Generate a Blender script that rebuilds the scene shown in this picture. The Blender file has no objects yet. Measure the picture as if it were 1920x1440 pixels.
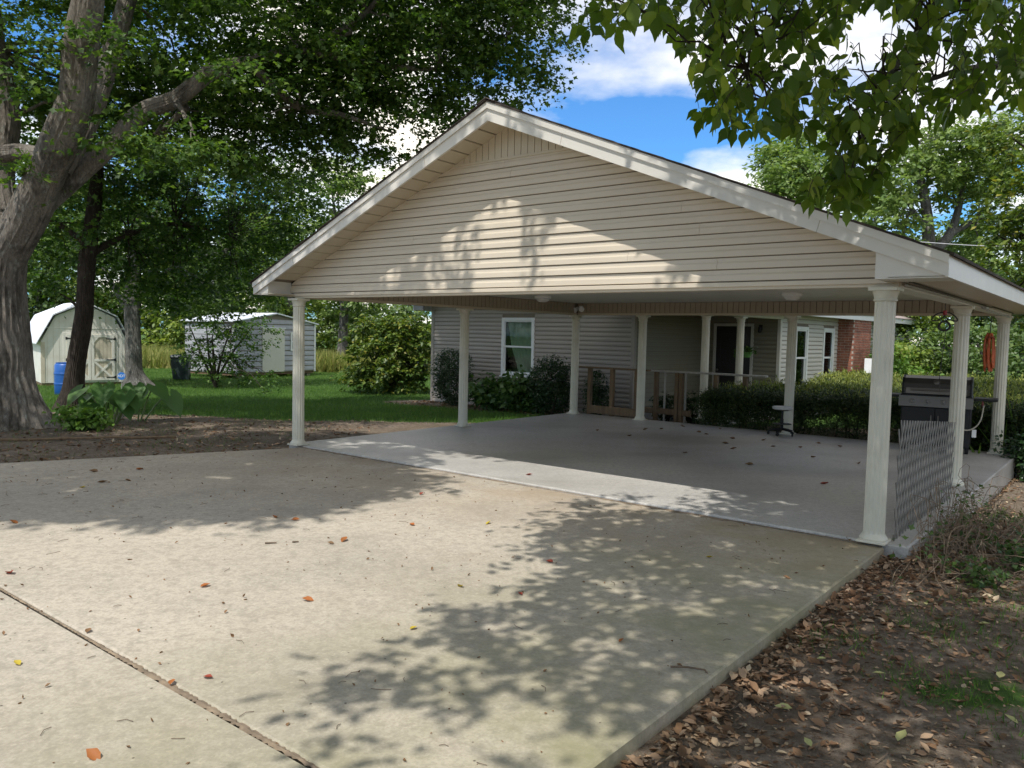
import bpy, bmesh, math, random
import numpy as np
from mathutils import Matrix, Vector
rng = np.random.default_rng(7)
random.seed(7)
SC = bpy.context.scene
COL = SC.collection

# ------------------------------------------------------------------ camera
F_PX, PITCH, ROLL, CAM_H = 1482.4, 0.0612, 0.0222, 1.7167
cam_data = bpy.data.cameras.new('camera')
cam = bpy.data.objects.new('camera', cam_data)
COL.objects.link(cam)
cam_data.sensor_width = 36.0
cam_data.lens = 36.0 * F_PX / 1920.0
cam_data.clip_start = 0.05
cam_data.clip_end = 3000
_c, _s = math.cos(PITCH), math.sin(PITCH)
_r, _u, _f = Vector((1, 0, 0)), Vector((0, _s, _c)), Vector((0, _c, -_s))
_cr, _sr = math.cos(ROLL), math.sin(ROLL)
R2, U2 = _r * _cr + _u * _sr, -_r * _sr + _u * _cr
M = Matrix((R2, U2, -_f)).transposed().to_4x4()
M.translation = (0, 0, CAM_H)
cam.matrix_world = M
SC.camera = cam

# ------------------------------------------------------------------ sky, sun, exposure
TH, LX, LY = 0.6712, -3.2041, 11.842          # carport: turn and front-left column
CU, SU = math.cos(TH), math.sin(TH)
TRAVEL = (-0.22, 1.22, -2.2)                  # sunlight, in carport axes
trav = Vector((TRAVEL[0] * CU + TRAVEL[1] * SU, -TRAVEL[0] * SU + TRAVEL[1] * CU, TRAVEL[2])).normalized()
SUN_EL = math.asin(-trav.z)
SUN_AZ = math.atan2(-trav.x, -trav.y)
world = bpy.data.worlds.new('World')
SC.world = world
world.use_nodes = True
nt = world.node_tree
nt.nodes.clear()
def wn(t, **k):
    n = nt.nodes.new(t)
    for a, b in k.items():
        setattr(n, a, b)
    return n
sky = wn('ShaderNodeTexSky', sky_type='NISHITA', sun_disc=False, sun_elevation=SUN_EL,
         sun_rotation=SUN_AZ % (2 * math.pi), altitude=0.0, air_density=1.0, dust_density=0.6, ozone_density=4.0)
tc = wn('ShaderNodeTexCoord')
sep = wn('ShaderNodeSeparateXYZ')
nt.links.new(tc.outputs['Generated'], sep.inputs[0])
zadd = wn('ShaderNodeMath', operation='ADD')
zadd.inputs[1].default_value = 0.18
nt.links.new(sep.outputs['Z'], zadd.inputs[0])
zmx = wn('ShaderNodeMath', operation='MAXIMUM')
zmx.inputs[1].default_value = 0.05
nt.links.new(zadd.outputs[0], zmx.inputs[0])
dv = wn('ShaderNodeVectorMath', operation='DIVIDE')
nt.links.new(tc.outputs['Generated'], dv.inputs[0])
nt.links.new(zmx.outputs[0], dv.inputs[1])
mp = wn('ShaderNodeMapping')
mp.inputs['Location'].default_value = (19.9129, 9.425, 0.0)
mp.inputs['Scale'].default_value = (1.0, 1.0, 0.0)
nt.links.new(dv.outputs[0], mp.inputs[0])
nz = wn('ShaderNodeTexNoise')
nz.inputs['Scale'].default_value = 1.35
nz.inputs['Detail'].default_value = 7
nz.inputs['Roughness'].default_value = 0.52
nt.links.new(mp.outputs[0], nz.inputs['Vector'])
rp = wn('ShaderNodeValToRGB')
rp.color_ramp.elements[0].position = 0.415
rp.color_ramp.elements[1].position = 0.60
nt.links.new(nz.outputs['Fac'], rp.inputs[0])
tint = wn('ShaderNodeMix', data_type='RGBA', blend_type='MULTIPLY')
tint.inputs[0].default_value = 1.0
tint.inputs[7].default_value = (0.265, 0.49, 0.67, 1)
nt.links.new(sky.outputs[0], tint.inputs[6])
mixc = wn('ShaderNodeMix', data_type='RGBA')
nt.links.new(rp.outputs[0], mixc.inputs[0])
nt.links.new(tint.outputs[2], mixc.inputs[6])
mixc.inputs[7].default_value = (5.4, 5.08, 4.45, 1)
bg = wn('ShaderNodeBackground')
bg.inputs['Strength'].default_value = 0.15
nt.links.new(mixc.outputs[2], bg.inputs['Color'])
wo = wn('ShaderNodeOutputWorld')
nt.links.new(bg.outputs[0], wo.inputs['Surface'])

sun_d = bpy.data.lights.new('sun', 'SUN')
sun_d.energy = 2.3
sun_d.angle = math.radians(0.53)
sun_d.color = (1.0, 0.97, 0.925)
sun = bpy.data.objects.new('sun', sun_d)
COL.objects.link(sun)
sun.rotation_euler = trav.to_track_quat('-Z', 'Y').to_euler()
vs = SC.view_settings
vs.view_transform = 'Standard'
vs.look = 'None'
vs.exposure = 0.97
vs.gamma = 1.0
vs.use_curve_mapping = False
SC.cycles.max_bounces = 8
SC.cycles.transparent_max_bounces = 8

# ------------------------------------------------------------------ coordinates
def ray(px, py):
    X, Y = (px - 960) / F_PX, (720 - py) / F_PX
    x, y = X * _cr - Y * _sr, X * _sr + Y * _cr
    return Vector((x, _c + y * _s, -_s + y * _c))
def at(px, py, depth):
    d = ray(px, py)
    return Vector((0, 0, CAM_H)) + d * (depth / d.y)
def on(px, py, z):
    d = ray(px, py)
    return Vector((0, 0, CAM_H)) + d * ((z - CAM_H) / d.z)
def uv(u, v, z=0.0):
    return Vector((LX + u * CU + v * SU, LY - u * SU + v * CU, z))
def xy2uv(x, y):
    return ((x - LX) * CU - (y - LY) * SU, (x - LX) * SU + (y - LY) * CU)
def sst(x, a, b):
    t = np.clip((np.asarray(x, float) - a) / (b - a), 0, 1)
    return t * t * (3 - 2 * t)
def gz(x, y):
    """height of the ground"""
    x, y = np.asarray(x, float), np.asarray(y, float)
    u, v = xy2uv(x, y)
    left = -0.075 - 0.275 * sst(y, 11.5, 27)
    right = -0.105 - 0.235 * sst(v, -0.8, 6)
    w = sst(u, 7.4, 8.5)
    z = left * (1 - w) + right * w
    far = sst(np.hypot(x, y), 40, 160)
    bump = 0.02 * np.sin(x * 1.7 + 0.6 * y) * np.sin(y * 1.3 - 0.4 * x)
    nearslab = sst(np.abs(u - 8.3), 0.2, 1.2) if True else 1
    return z + bump * nearslab * (1 - far)
def gp(px, py, dz=0.0):
    """point of the ground under a pixel"""
    p = on(px, py, -0.1)
    for _ in range(8):
        p = on(px, py, float(gz(p.x, p.y)))
    p.z += dz
    return p

# ------------------------------------------------------------------ materials
MATS = {}
def mat(name, build):
    if name in MATS:
        return MATS[name]
    m = bpy.data.materials.new(name)
    m.use_nodes = True
    m.node_tree.nodes.clear()
    out = m.node_tree.nodes.new('ShaderNodeOutputMaterial')
    build(m.node_tree, out)
    MATS[name] = m
    return m
class N:
    def __init__(s, t): s.t = t
    def n(s, ty, **k):
        x = s.t.nodes.new(ty)
        for a, b in k.items(): setattr(x, a, b)
        return x
    def l(s, a, b): s.t.links.new(a, b)
    def coord(s, which='Object', scale=(1, 1, 1)):
        c = s.n('ShaderNodeTexCoord'); m = s.n('ShaderNodeMapping')
        m.inputs['Scale'].default_value = scale
        s.l(c.outputs[which], m.inputs[0])
        return m.outputs[0]
    def pos(s, scale=(1, 1, 1)):
        c = s.n('ShaderNodeNewGeometry'); m = s.n('ShaderNodeMapping')
        m.inputs['Scale'].default_value = scale
        s.l(c.outputs['Position'], m.inputs[0])
        return m.outputs[0]
    def noise(s, vec, scale, detail=4, rough=0.55, out='Fac'):
        x = s.n('ShaderNodeTexNoise')
        x.inputs['Scale'].default_value = scale; x.inputs['Detail'].default_value = detail
        x.inputs['Roughness'].default_value = rough
        s.l(vec, x.inputs['Vector'])
        return x.outputs[out]
    def ramp(s, fac, stops):
        x = s.n('ShaderNodeValToRGB'); e = x.color_ramp.elements
        while len(e) < len(stops): e.new(0.5)
        for i, (p, c) in enumerate(stops):
            e[i].position = p
            e[i].color = (c[0], c[1], c[2], 1) if hasattr(c, '__len__') else (c, c, c, 1)
        s.l(fac, x.inputs[0])
        return x.outputs[0]
    def mix(s, fac, a, b, blend='MIX'):
        x = s.n('ShaderNodeMix', data_type='RGBA', blend_type=blend)
        for i, v in ((0, fac), (6, a), (7, b)):
            if hasattr(v, 'is_output') or hasattr(v, 'links'): s.l(v, x.inputs[i])
            elif i == 0: x.inputs[0].default_value = v
            else: x.inputs[i].default_value = (v[0], v[1], v[2], 1)
        return x.outputs[2]
    def bump(s, h, strength=0.3, dist=0.01):
        x = s.n('ShaderNodeBump'); x.inputs['Strength'].default_value = strength
        x.inputs['Distance'].default_value = dist
        s.l(h, x.inputs['Height'])
        return x.outputs[0]
    def pbr(s, out, color, rough=0.6, normal=None, metal=0.0, spec=0.5):
        x = s.n('ShaderNodeBsdfPrincipled')
        for k, v in (('Base Color', color), ('Roughness', rough), ('Metallic', metal), ('Specular IOR Level', spec)):
            if hasattr(v, 'links'): s.l(v, x.inputs[k])
            elif k == 'Base Color': x.inputs[k].default_value = (v[0], v[1], v[2], 1)
            else: x.inputs[k].default_value = v
        if normal is not None: s.l(normal, x.inputs['Normal'])
        if out is not None: s.l(x.outputs[0], out.inputs['Surface'])
        return x.outputs[0]

def plain(name, rgb, rough=0.55, metal=0.0, var=0.10, scale=3.0, dirt=None, bump=0.0, stretch=(1, 1, 1)):
    def b(t, out):
        k = N(t); v = k.pos(stretch)
        n1 = k.noise(v, scale, 5)
        lo = [c * (1 - var) for c in rgb]; hi = [min(1, c * (1 + var)) for c in rgb]
        c = k.ramp(n1, [(0.3, lo), (0.7, hi)])
        if dirt:
            n2 = k.noise(v, scale * 0.7 + 1.3, 6, 0.65)
            c = k.mix(k.ramp(n2, [(0.52, 0), (0.78, dirt[1])]), c, dirt[0])
        nb = k.bump(k.noise(v, scale * 14, 3), bump, 0.004) if bump else None
        k.pbr(out, c, rough, nb, metal)
    return mat(name, b)

def leafmat(name, stops, trans=0.3, rough=0.45, tcol=(1.15, 1.25, 0.55), spec=0.4):
    def b(t, out):
        k = N(t)
        g = k.n('ShaderNodeNewGeometry')
        c = k.ramp(g.outputs['Random Per Island'], stops)
        big = k.noise(k.pos(), 0.55, 2)
        c = k.mix(1.0, c, k.ramp(big, [(0.3, (0.72, 0.78, 0.72)), (0.7, (1.2, 1.16, 1.12))]), 'MULTIPLY')
        p = k.pbr(None, c, rough, None, 0, spec)
        tr = k.n('ShaderNodeBsdfTranslucent')
        k.l(k.mix(1.0, c, tcol, 'MULTIPLY'), tr.inputs['Color'])
        mx = k.n('ShaderNodeMixShader'); mx.inputs[0].default_value = trans
        k.l(p, mx.inputs[1]); k.l(tr.outputs[0], mx.inputs[2])
        k.l(mx.outputs[0], out.inputs['Surface'])
    return mat(name, b)

def m_concrete(name, base, tintc, green=0.0, drive=False, rough=0.88):
    def b(t, out):
        k = N(t); v = k.pos()
        n1 = k.noise(v, 0.55, 6, 0.6); n2 = k.noise(v, 3.2, 8, 0.7); n3 = k.noise(v, 60, 3, 0.6)
        dk = [c * 0.74 for c in base]; lt = [min(1, c * 1.17) for c in base]
        c = k.ramp(n1, [(0.36, dk), (0.52, base), (0.66, lt)])
        c = k.mix(k.ramp(n2, [(0.35, 0.0), (0.75, 0.5)]), c, tintc)
        c = k.mix(k.ramp(n3, [(0.38, 0.30), (0.55, 0)]), c, [q * 0.45 for q in base])
        st = k.noise(v, 1.1, 7, 0.72)
        c = k.mix(k.ramp(st, [(0.56, 0.0), (0.70, 0.42)]), c, [base[0] * .55, base[1] * .52, base[2] * .46])
        mott = k.noise(v, 17, 6, 0.72)
        c = k.mix(k.ramp(mott, [(0.38, .60), (0.54, 0)]), c, [q * 0.64 for q in base])
        c = k.mix(k.ramp(k.noise(v, 31, 4, 0.7), [(0.55, 0), (0.68, .45)]), c, [min(1, q * 1.35) for q in base])
        if drive:
            cu = k.n('ShaderNodeTexCoord'); sx = k.n('ShaderNodeSeparateXYZ'); k.l(cu.outputs['Object'], sx.inputs[0])
            wob = k.noise(v, 0.9, 6, .65)
            def band(sock, a, b):
                m_ = k.n('ShaderNodeMapRange'); m_.inputs[1].default_value = a; m_.inputs[2].default_value = b; k.l(sock, m_.inputs[0]); return m_.outputs[0]
            def mul(a, b):
                m_ = k.n('ShaderNodeMath', operation='MULTIPLY'); k.l(a, m_.inputs[0]); k.l(b, m_.inputs[1]); return m_.outputs[0]
            alg = mul(band(sx.outputs['X'], 5.4, 8.6), k.ramp(wob, [(0.34, 0.1), (0.62, 0.85)]))
            c = k.mix(alg, c, (0.215, 0.205, 0.10))
            tan = mul(band(sx.outputs['Y'], -2.0, -0.2), k.ramp(wob, [(0.40, 0), (0.62, .65)]))
            c = k.mix(tan, c, (0.30, 0.225, 0.15))
        if green:
            c = k.mix(k.ramp(k.noise(v, 0.8, 5, .65), [(0.35, 0.0), (0.7, green)]), c, (0.21, 0.22, 0.10))
        vo = k.n('ShaderNodeTexVoronoi'); vo.inputs['Scale'].default_value = 7.5
        k.l(v, vo.inputs['Vector'])
        spk = k.ramp(vo.outputs['Distance'], [(0.035, 0.85), (0.06, 0)])
        c = k.mix(spk, c, (0.07, 0.05, 0.035))
        h = k.mix(0.5, k.ramp(n3, [(0, 0), (1, 1)]), k.ramp(n2, [(0, 0), (1, 1)]))
        if rough < .8:
            s1 = k.noise(k.pos((.5, 1, 1)), 0.42, 5, .6)
            c = k.mix(k.ramp(s1, [(0.47, 0), (0.66, .5)]), c, (0.22, 0.195, 0.155))
            s2 = k.noise(v, 2.6, 8, .75)
            c = k.mix(k.ramp(s2, [(0.60, 0), (0.70, .5)]), c, (0.14, 0.12, 0.10))
        k.pbr(out, c, rough, k.bump(h, 0.35 if rough > .8 else .12, 0.006), 0, 0.25 if rough > .8 else .5)
    return mat(name, b)

def m_ground():
    def b(t, out):
        k = N(t); v = k.pos()
        at_ = k.n('ShaderNodeAttribute', attribute_name='lawn')
        n1 = k.noise(v, 1.3, 8, 0.72); n2 = k.noise(v, 16, 8, 0.78); n3 = k.noise(v, 120, 4, .7)
        dirt = k.ramp(n1, [(0.3, (0.15, 0.115, 0.080)), (0.5, (0.245, 0.195, 0.145)), (0.72, (0.36, 0.295, 0.23))])
        dirt = k.mix(k.ramp(n2, [(0.42, 0.75), (0.6, 0)]), dirt, (0.10, 0.07, 0.045))
        dirt = k.mix(k.ramp(k.noise(v, 2.2, 5, .6), [(0.58, 0), (0.72, 0.5)]), dirt, (0.085, 0.10, 0.035))
        grass = k.ramp(n1, [(0.3, (0.050, 0.10, 0.018)), (0.6, (0.085, 0.16, 0.026)), (0.8, (0.14, 0.20, 0.045))])
        grass = k.mix(k.ramp(n2, [(0.4, 0.6), (0.65, 0)]), grass, (0.028, 0.055, 0.012))
        ma = k.n('ShaderNodeMath', operation='ADD'); k.l(at_.outputs['Fac'], ma.inputs[0])
        mb = k.n('ShaderNodeMath', operation='MULTIPLY_ADD'); k.l(k.noise(v, 2.4, 5, .65), mb.inputs[0])
        mb.inputs[1].default_value = 1.1; mb.inputs[2].default_value = -0.55
        k.l(mb.outputs[0], ma.inputs[1])
        c = k.mix(k.ramp(ma.outputs[0], [(0.42, 0), (0.58, 1)]), dirt, grass)
        k.pbr(out, c, 0.95, k.bump(k.mix(0.5, k.ramp(n2, [(0, 0), (1, 1)]), k.ramp(n3, [(0, 0), (1, 1)])), 0.9, 0.04), 0, 0.15)
    return mat('ground', b)

def m_bark(name, dark, light, lichen=0.0, low=None):
    def b(t, out):
        k = N(t); v = k.pos((1, 1, 0.16))
        n1 = k.noise(v, 34, 8, 0.8); n2 = k.noise(k.pos(), 2.3, 5, .6)
        c = k.ramp(n1, [(0.30, [q * .45 for q in dark]), (0.48, dark), (0.72, light)])
        c = k.mix(k.ramp(n2, [(0.5, 0), (0.75, 0.5)]), c, light)
        if lichen:
            vo = k.noise(k.pos((1, 1, .6)), 7, 6, 0.75)
            c = k.mix(k.ramp(vo, [(0.57, 0), (0.64, lichen)]), c, (0.44, 0.46, 0.40))
            vo2 = k.noise(k.pos((1, 1, .5)), 3.1, 6, 0.7)
            c = k.mix(k.ramp(vo2, [(0.50, 0), (0.62, .75)]), c, [q * .32 for q in dark])
        k.pbr(out, c, 0.95, k.bump(k.ramp(n1, [(0, 0), (1, 1)]), 1.0, 0.06), 0, 0.1)
    return mat(name, b)

def m_shingle():
    def b(t, out):
        k = N(t); v = k.coord('Object', (3.2, 7, 7))
        n = k.noise(v, 2.0, 5, .6); n2 = k.noise(k.pos(), 80, 3)
        c = k.ramp(n, [(0.3, (0.032, 0.027, 0.024)), (0.55, (0.075, 0.060, 0.052)), (0.75, (0.13, 0.105, 0.09))])
        k.pbr(out, c, 0.95, k.bump(n2, .5, .004), 0, .2)
    return mat('shingle', b)

VINYL = plain('vinyl_tan', (0.60, 0.52, 0.405), 0.42, 0, 0.04, 1.2, ((0.42, 0.36, 0.26), 0.25))
VINYLGAP = plain('vinyl_shadow_lip', (0.20, 0.165, 0.12), 0.7)
VINYL_SOFFIT = plain('vinyl_soffit', (0.55, 0.475, 0.355), 0.45, 0, 0.03, 1.5, ((0.42, 0.36, 0.25), 0.25))
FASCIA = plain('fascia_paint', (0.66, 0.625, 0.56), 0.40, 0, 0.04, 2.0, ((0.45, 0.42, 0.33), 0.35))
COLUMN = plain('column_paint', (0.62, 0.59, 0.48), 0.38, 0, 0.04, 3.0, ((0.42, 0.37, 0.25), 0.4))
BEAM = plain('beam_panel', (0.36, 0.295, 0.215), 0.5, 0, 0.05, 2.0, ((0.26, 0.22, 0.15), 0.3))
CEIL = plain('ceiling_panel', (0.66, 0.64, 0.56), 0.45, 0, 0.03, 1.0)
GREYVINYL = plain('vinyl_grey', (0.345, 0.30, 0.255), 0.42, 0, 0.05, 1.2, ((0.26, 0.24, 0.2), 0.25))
SHADEVINYL = plain('vinyl_porch_shade', (0.21, 0.195, 0.14), 0.45, 0, 0.06, 1.2, ((0.25, 0.22, 0.14), 0.4))  # house siding darkened, the porch shade put into its colour
WHITE = plain('white_paint', (0.78, 0.78, 0.76), 0.4, 0, 0.03, 3.0, ((0.55, 0.54, 0.48), 0.25))
SHINGLE = m_shingle()
ROOFPALE = plain('roof_house', (0.30, 0.24, 0.22), 0.95, 0, 0.2, 9.0, None, 0.4)
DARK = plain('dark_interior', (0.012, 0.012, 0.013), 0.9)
BLACK = plain('black_enamel', (0.005, 0.005, 0.005), 0.6, 0, 0.2)
RUBBER = plain('black_rubber', (0.012, 0.012, 0.012), 0.8)
STEEL = plain('stainless', (0.16, 0.145, 0.13), 0.42, 0.8, 0.06, 8, None, 0.05, (0.3, 1, 12))
GREYLID = plain('lid_metal', (0.075, 0.072, 0.066), 0.38, 0.6, 0.08, 6)
TIMBER = plain('timber_rail', (0.16, 0.105, 0.058), 0.85, 0, 0.3, 5, None, 0.4, (3, 3, 0.5))
GREYWOOD = plain('grey_wood', (0.34, 0.32, 0.28), 0.85, 0, 0.2, 6, None, 0.4, (3, 3, .4))
BRICK = plain('brick', (0.275, 0.105, 0.065), 0.9, 0, 0.35, 5, ((0.12, 0.06, 0.045), 0.5), 0.4)
MORTAR = plain('mortar', (0.42, 0.37, 0.32), 0.95, 0, 0.1, 9, None, 0.4)
BARNWALL = plain('barn_paint', (0.72, 0.70, 0.62), 0.6, 0, 0.06, 2.0, ((0.50, 0.42, 0.28), 0.45))
BARNDOOR = plain('barn_door', (0.56, 0.50, 0.385), 0.7, 0, 0.12, 3, ((0.36, 0.28, 0.18), 0.5))
METALROOF = plain('metal_roof', (0.74, 0.76, 0.80), 0.35, 0.0, 0.04, 2)
GSHED = plain('shed_grey', (0.40, 0.40, 0.42), 0.45, 0.0, 0.08, 2, ((0.3, 0.29, 0.28), 0.4))
GSHEDDOOR = plain('shed_door', (0.66, 0.63, 0.54), 0.5, 0, 0.03, 1)
BLUE = plain('blue_plastic', (0.012, 0.095, 0.36), 0.4, 0, 0.12, 3)
BINGREEN = plain('bin_plastic', (0.030, 0.045, 0.050), 0.5, 0, 0.2, 3)
HINGE = plain('black_iron', (0.012, 0.012, 0.014), 0.5)
ORANGE = plain('orange_cord', (0.42, 0.085, 0.018), 0.55, 0, 0.25, 20)
DKCORD = plain('black_cord', (0.018, 0.014, 0.013), 0.5)
REDPL = plain('red_plastic', (0.30, 0.015, 0.02), 0.4)
GALV = plain('grey_lath', (0.20, 0.188, 0.168), 0.7, 0.0, 0.2, 9)
CONDUIT = plain('grey_conduit', (0.42, 0.42, 0.41), 0.45, 0.2)
CURTAIN = plain('green_curtain', (0.36, 0.45, 0.33), 0.9, 0, 0.10, 6)
DOORBLK = plain('dark_door', (0.016, 0.015, 0.015), 0.3)
POTGREEN = plain('pot_green', (0.10, 0.24, 0.06), 0.5)
STICK = plain('twig', (0.12, 0.085, 0.055), 0.9, 0, 0.3, 8)
DEADVINE = plain('dead_vine', (0.20, 0.145, 0.095), 0.9, 0, 0.4, 7)
LAMPGLASS = plain('lamp_cover', (0.72, 0.71, 0.66), 0.35)
CONC_DRIVE = m_concrete('concrete_drive', (0.43, 0.375, 0.295), (0.49, 0.44, 0.355), 0.0, True)
CONC_SLAB = m_concrete('concrete_slab', (0.50, 0.475, 0.43), (0.56, 0.535, 0.49), 0.0, False, 0.46)
CONC_SIDE = m_concrete('concrete_side', (0.30, 0.285, 0.225), (0.36, 0.34, 0.27), 0.5)
JOINT = plain('joint_dirt', (0.20, 0.15, 0.10), 0.95, 0, 0.35, 12, None, 0.6)
GROUND = m_ground()
BARK_MAPLE = m_bark('bark_maple', (0.23, 0.20, 0.165), (0.45, 0.40, 0.335), 0.6)
BARK_DARK = m_bark('bark_dark', (0.060, 0.048, 0.038), (0.13, 0.105, 0.085))
BARK_GREY = m_bark('bark_grey', (0.15, 0.14, 0.125), (0.30, 0.285, 0.26), 0.6)
def glass_b(t, out):
    k = N(t)
    g = k.n('ShaderNodeBsdfGlossy'); g.inputs['Roughness'].default_value = 0.02
    g.inputs['Color'].default_value = (0.9, 0.95, 1, 1)
    tr = k.n('ShaderNodeBsdfTransparent'); tr.inputs['Color'].default_value = (0.80, 0.84, 0.82, 1)
    fr = k.n('ShaderNodeFresnel'); fr.inputs['IOR'].default_value = 1.28
    mx = k.n('ShaderNodeMixShader'); k.l(fr.outputs[0], mx.inputs[0])
    k.l(tr.outputs[0], mx.inputs[1]); k.l(g.outputs[0], mx.inputs[2]); k.l(mx.outputs[0], out.inputs['Surface'])
GLASS = mat('window_glass', glass_b)

LF_MAPLE = leafmat('leaf_maple', [(0, (0.040, 0.088, 0.020)), (0.5, (0.082, 0.155, 0.030)), (1, (0.155, 0.235, 0.045))], 0.46)
LF_DARKM = leafmat('leaf_dark', [(0, (0.036, 0.084, 0.020)), (0.6, (0.072, 0.145, 0.028)), (1, (0.14, 0.22, 0.042))], 0.45)
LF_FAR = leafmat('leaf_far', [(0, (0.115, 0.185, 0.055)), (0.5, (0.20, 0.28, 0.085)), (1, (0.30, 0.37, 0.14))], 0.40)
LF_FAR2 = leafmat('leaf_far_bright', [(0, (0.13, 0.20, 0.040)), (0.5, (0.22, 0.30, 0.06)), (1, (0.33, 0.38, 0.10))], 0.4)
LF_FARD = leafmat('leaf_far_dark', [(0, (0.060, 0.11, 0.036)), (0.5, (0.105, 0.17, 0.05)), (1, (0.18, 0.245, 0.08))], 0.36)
LF_BOX = leafmat('leaf_box_elder', [(0, (0.060, 0.110, 0.016)), (0.5, (0.105, 0.165, 0.022)), (0.85, (0.16, 0.225, 0.032)), (1, (0.30, 0.35, 0.06))], 0.60, 0.40)
LF_YEW = leafmat('leaf_yew', [(0, (0.014, 0.028, 0.008)), (0.5, (0.030, 0.052, 0.012)), (1, (0.07, 0.10, 0.022))], 0.15, 0.55)
LF_YEWLIT = leafmat('leaf_yew_sunlit', [(0, (0.13, 0.17, 0.035)), (0.5, (0.22, 0.255, 0.05)), (1, (0.34, 0.35, 0.09))], 0.3, 0.5)  # pale leaf colour stands in for sun on the hedge top
LF_BOXW = leafmat('leaf_boxwood', [(0, (0.014, 0.036, 0.012)), (0.5, (0.026, 0.058, 0.018)), (1, (0.05, 0.095, 0.026))], 0.15, 0.35)
LF_HYD = leafmat('leaf_hydrangea', [(0, (0.030, 0.075, 0.018)), (0.6, (0.06, 0.12, 0.025)), (1, (0.10, 0.16, 0.035))], 0.25)
LF_SHRUB = leafmat('leaf_shrub', [(0, (0.045, 0.085, 0.018)), (0.55, (0.10, 0.16, 0.026)), (0.88, (0.19, 0.235, 0.035)), (1, (0.30, 0.27, 0.05))], 0.32)
LF_EAR = leafmat('leaf_elephant', [(0, (0.055, 0.13, 0.030)), (1, (0.095, 0.19, 0.045))], 0.35)
LF_LIME = leafmat('leaf_lime', [(0, (0.10, 0.20, 0.035)), (1, (0.19, 0.30, 0.06))], 0.35)
LF_VINE = leafmat('leaf_vine', [(0, (0.045, 0.095, 0.022)), (1, (0.12, 0.18, 0.045))], 0.3)
GRASS = leafmat('grass_blade', [(0, (0.050, 0.120, 0.018)), (0.6, (0.085, 0.18, 0.024)), (1, (0.14, 0.23, 0.04))], 0.3, 0.6)
MEADOW = leafmat('meadow_blade', [(0, (0.16, 0.20, 0.045)), (0.5, (0.26, 0.28, 0.07)), (1, (0.38, 0.34, 0.13))], 0.3, 0.7)
LITTER = leafmat('leaf_litter', [(0, (0.11, 0.062, 0.036)), (0.35, (0.20, 0.115, 0.066)), (0.65, (0.29, 0.185, 0.12)), (0.9, (0.40, 0.28, 0.19)), (1, (0.48, 0.38, 0.27))], 0.1, 0.75, (1, 0.8, 0.6), 0.15)
def dryleaf(n, rgb):
    return leafmat(n, [(0, [c * .8 for c in rgb]), (1, rgb)], 0.15, 0.6, (1, .9, .6), 0.2)
DL_ORANGE = dryleaf('dry_orange', (0.42, 0.15, 0.05)); DL_YELLOW = dryleaf('dry_yellow', (0.55, 0.42, 0.06))
DL_RED = dryleaf('dry_red', (0.33, 0.07, 0.045)); DL_BROWN = dryleaf('dry_brown', (0.24, 0.14, 0.075)); DL_PALE = dryleaf('dry_pale', (0.48, 0.46, 0.20))

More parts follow.
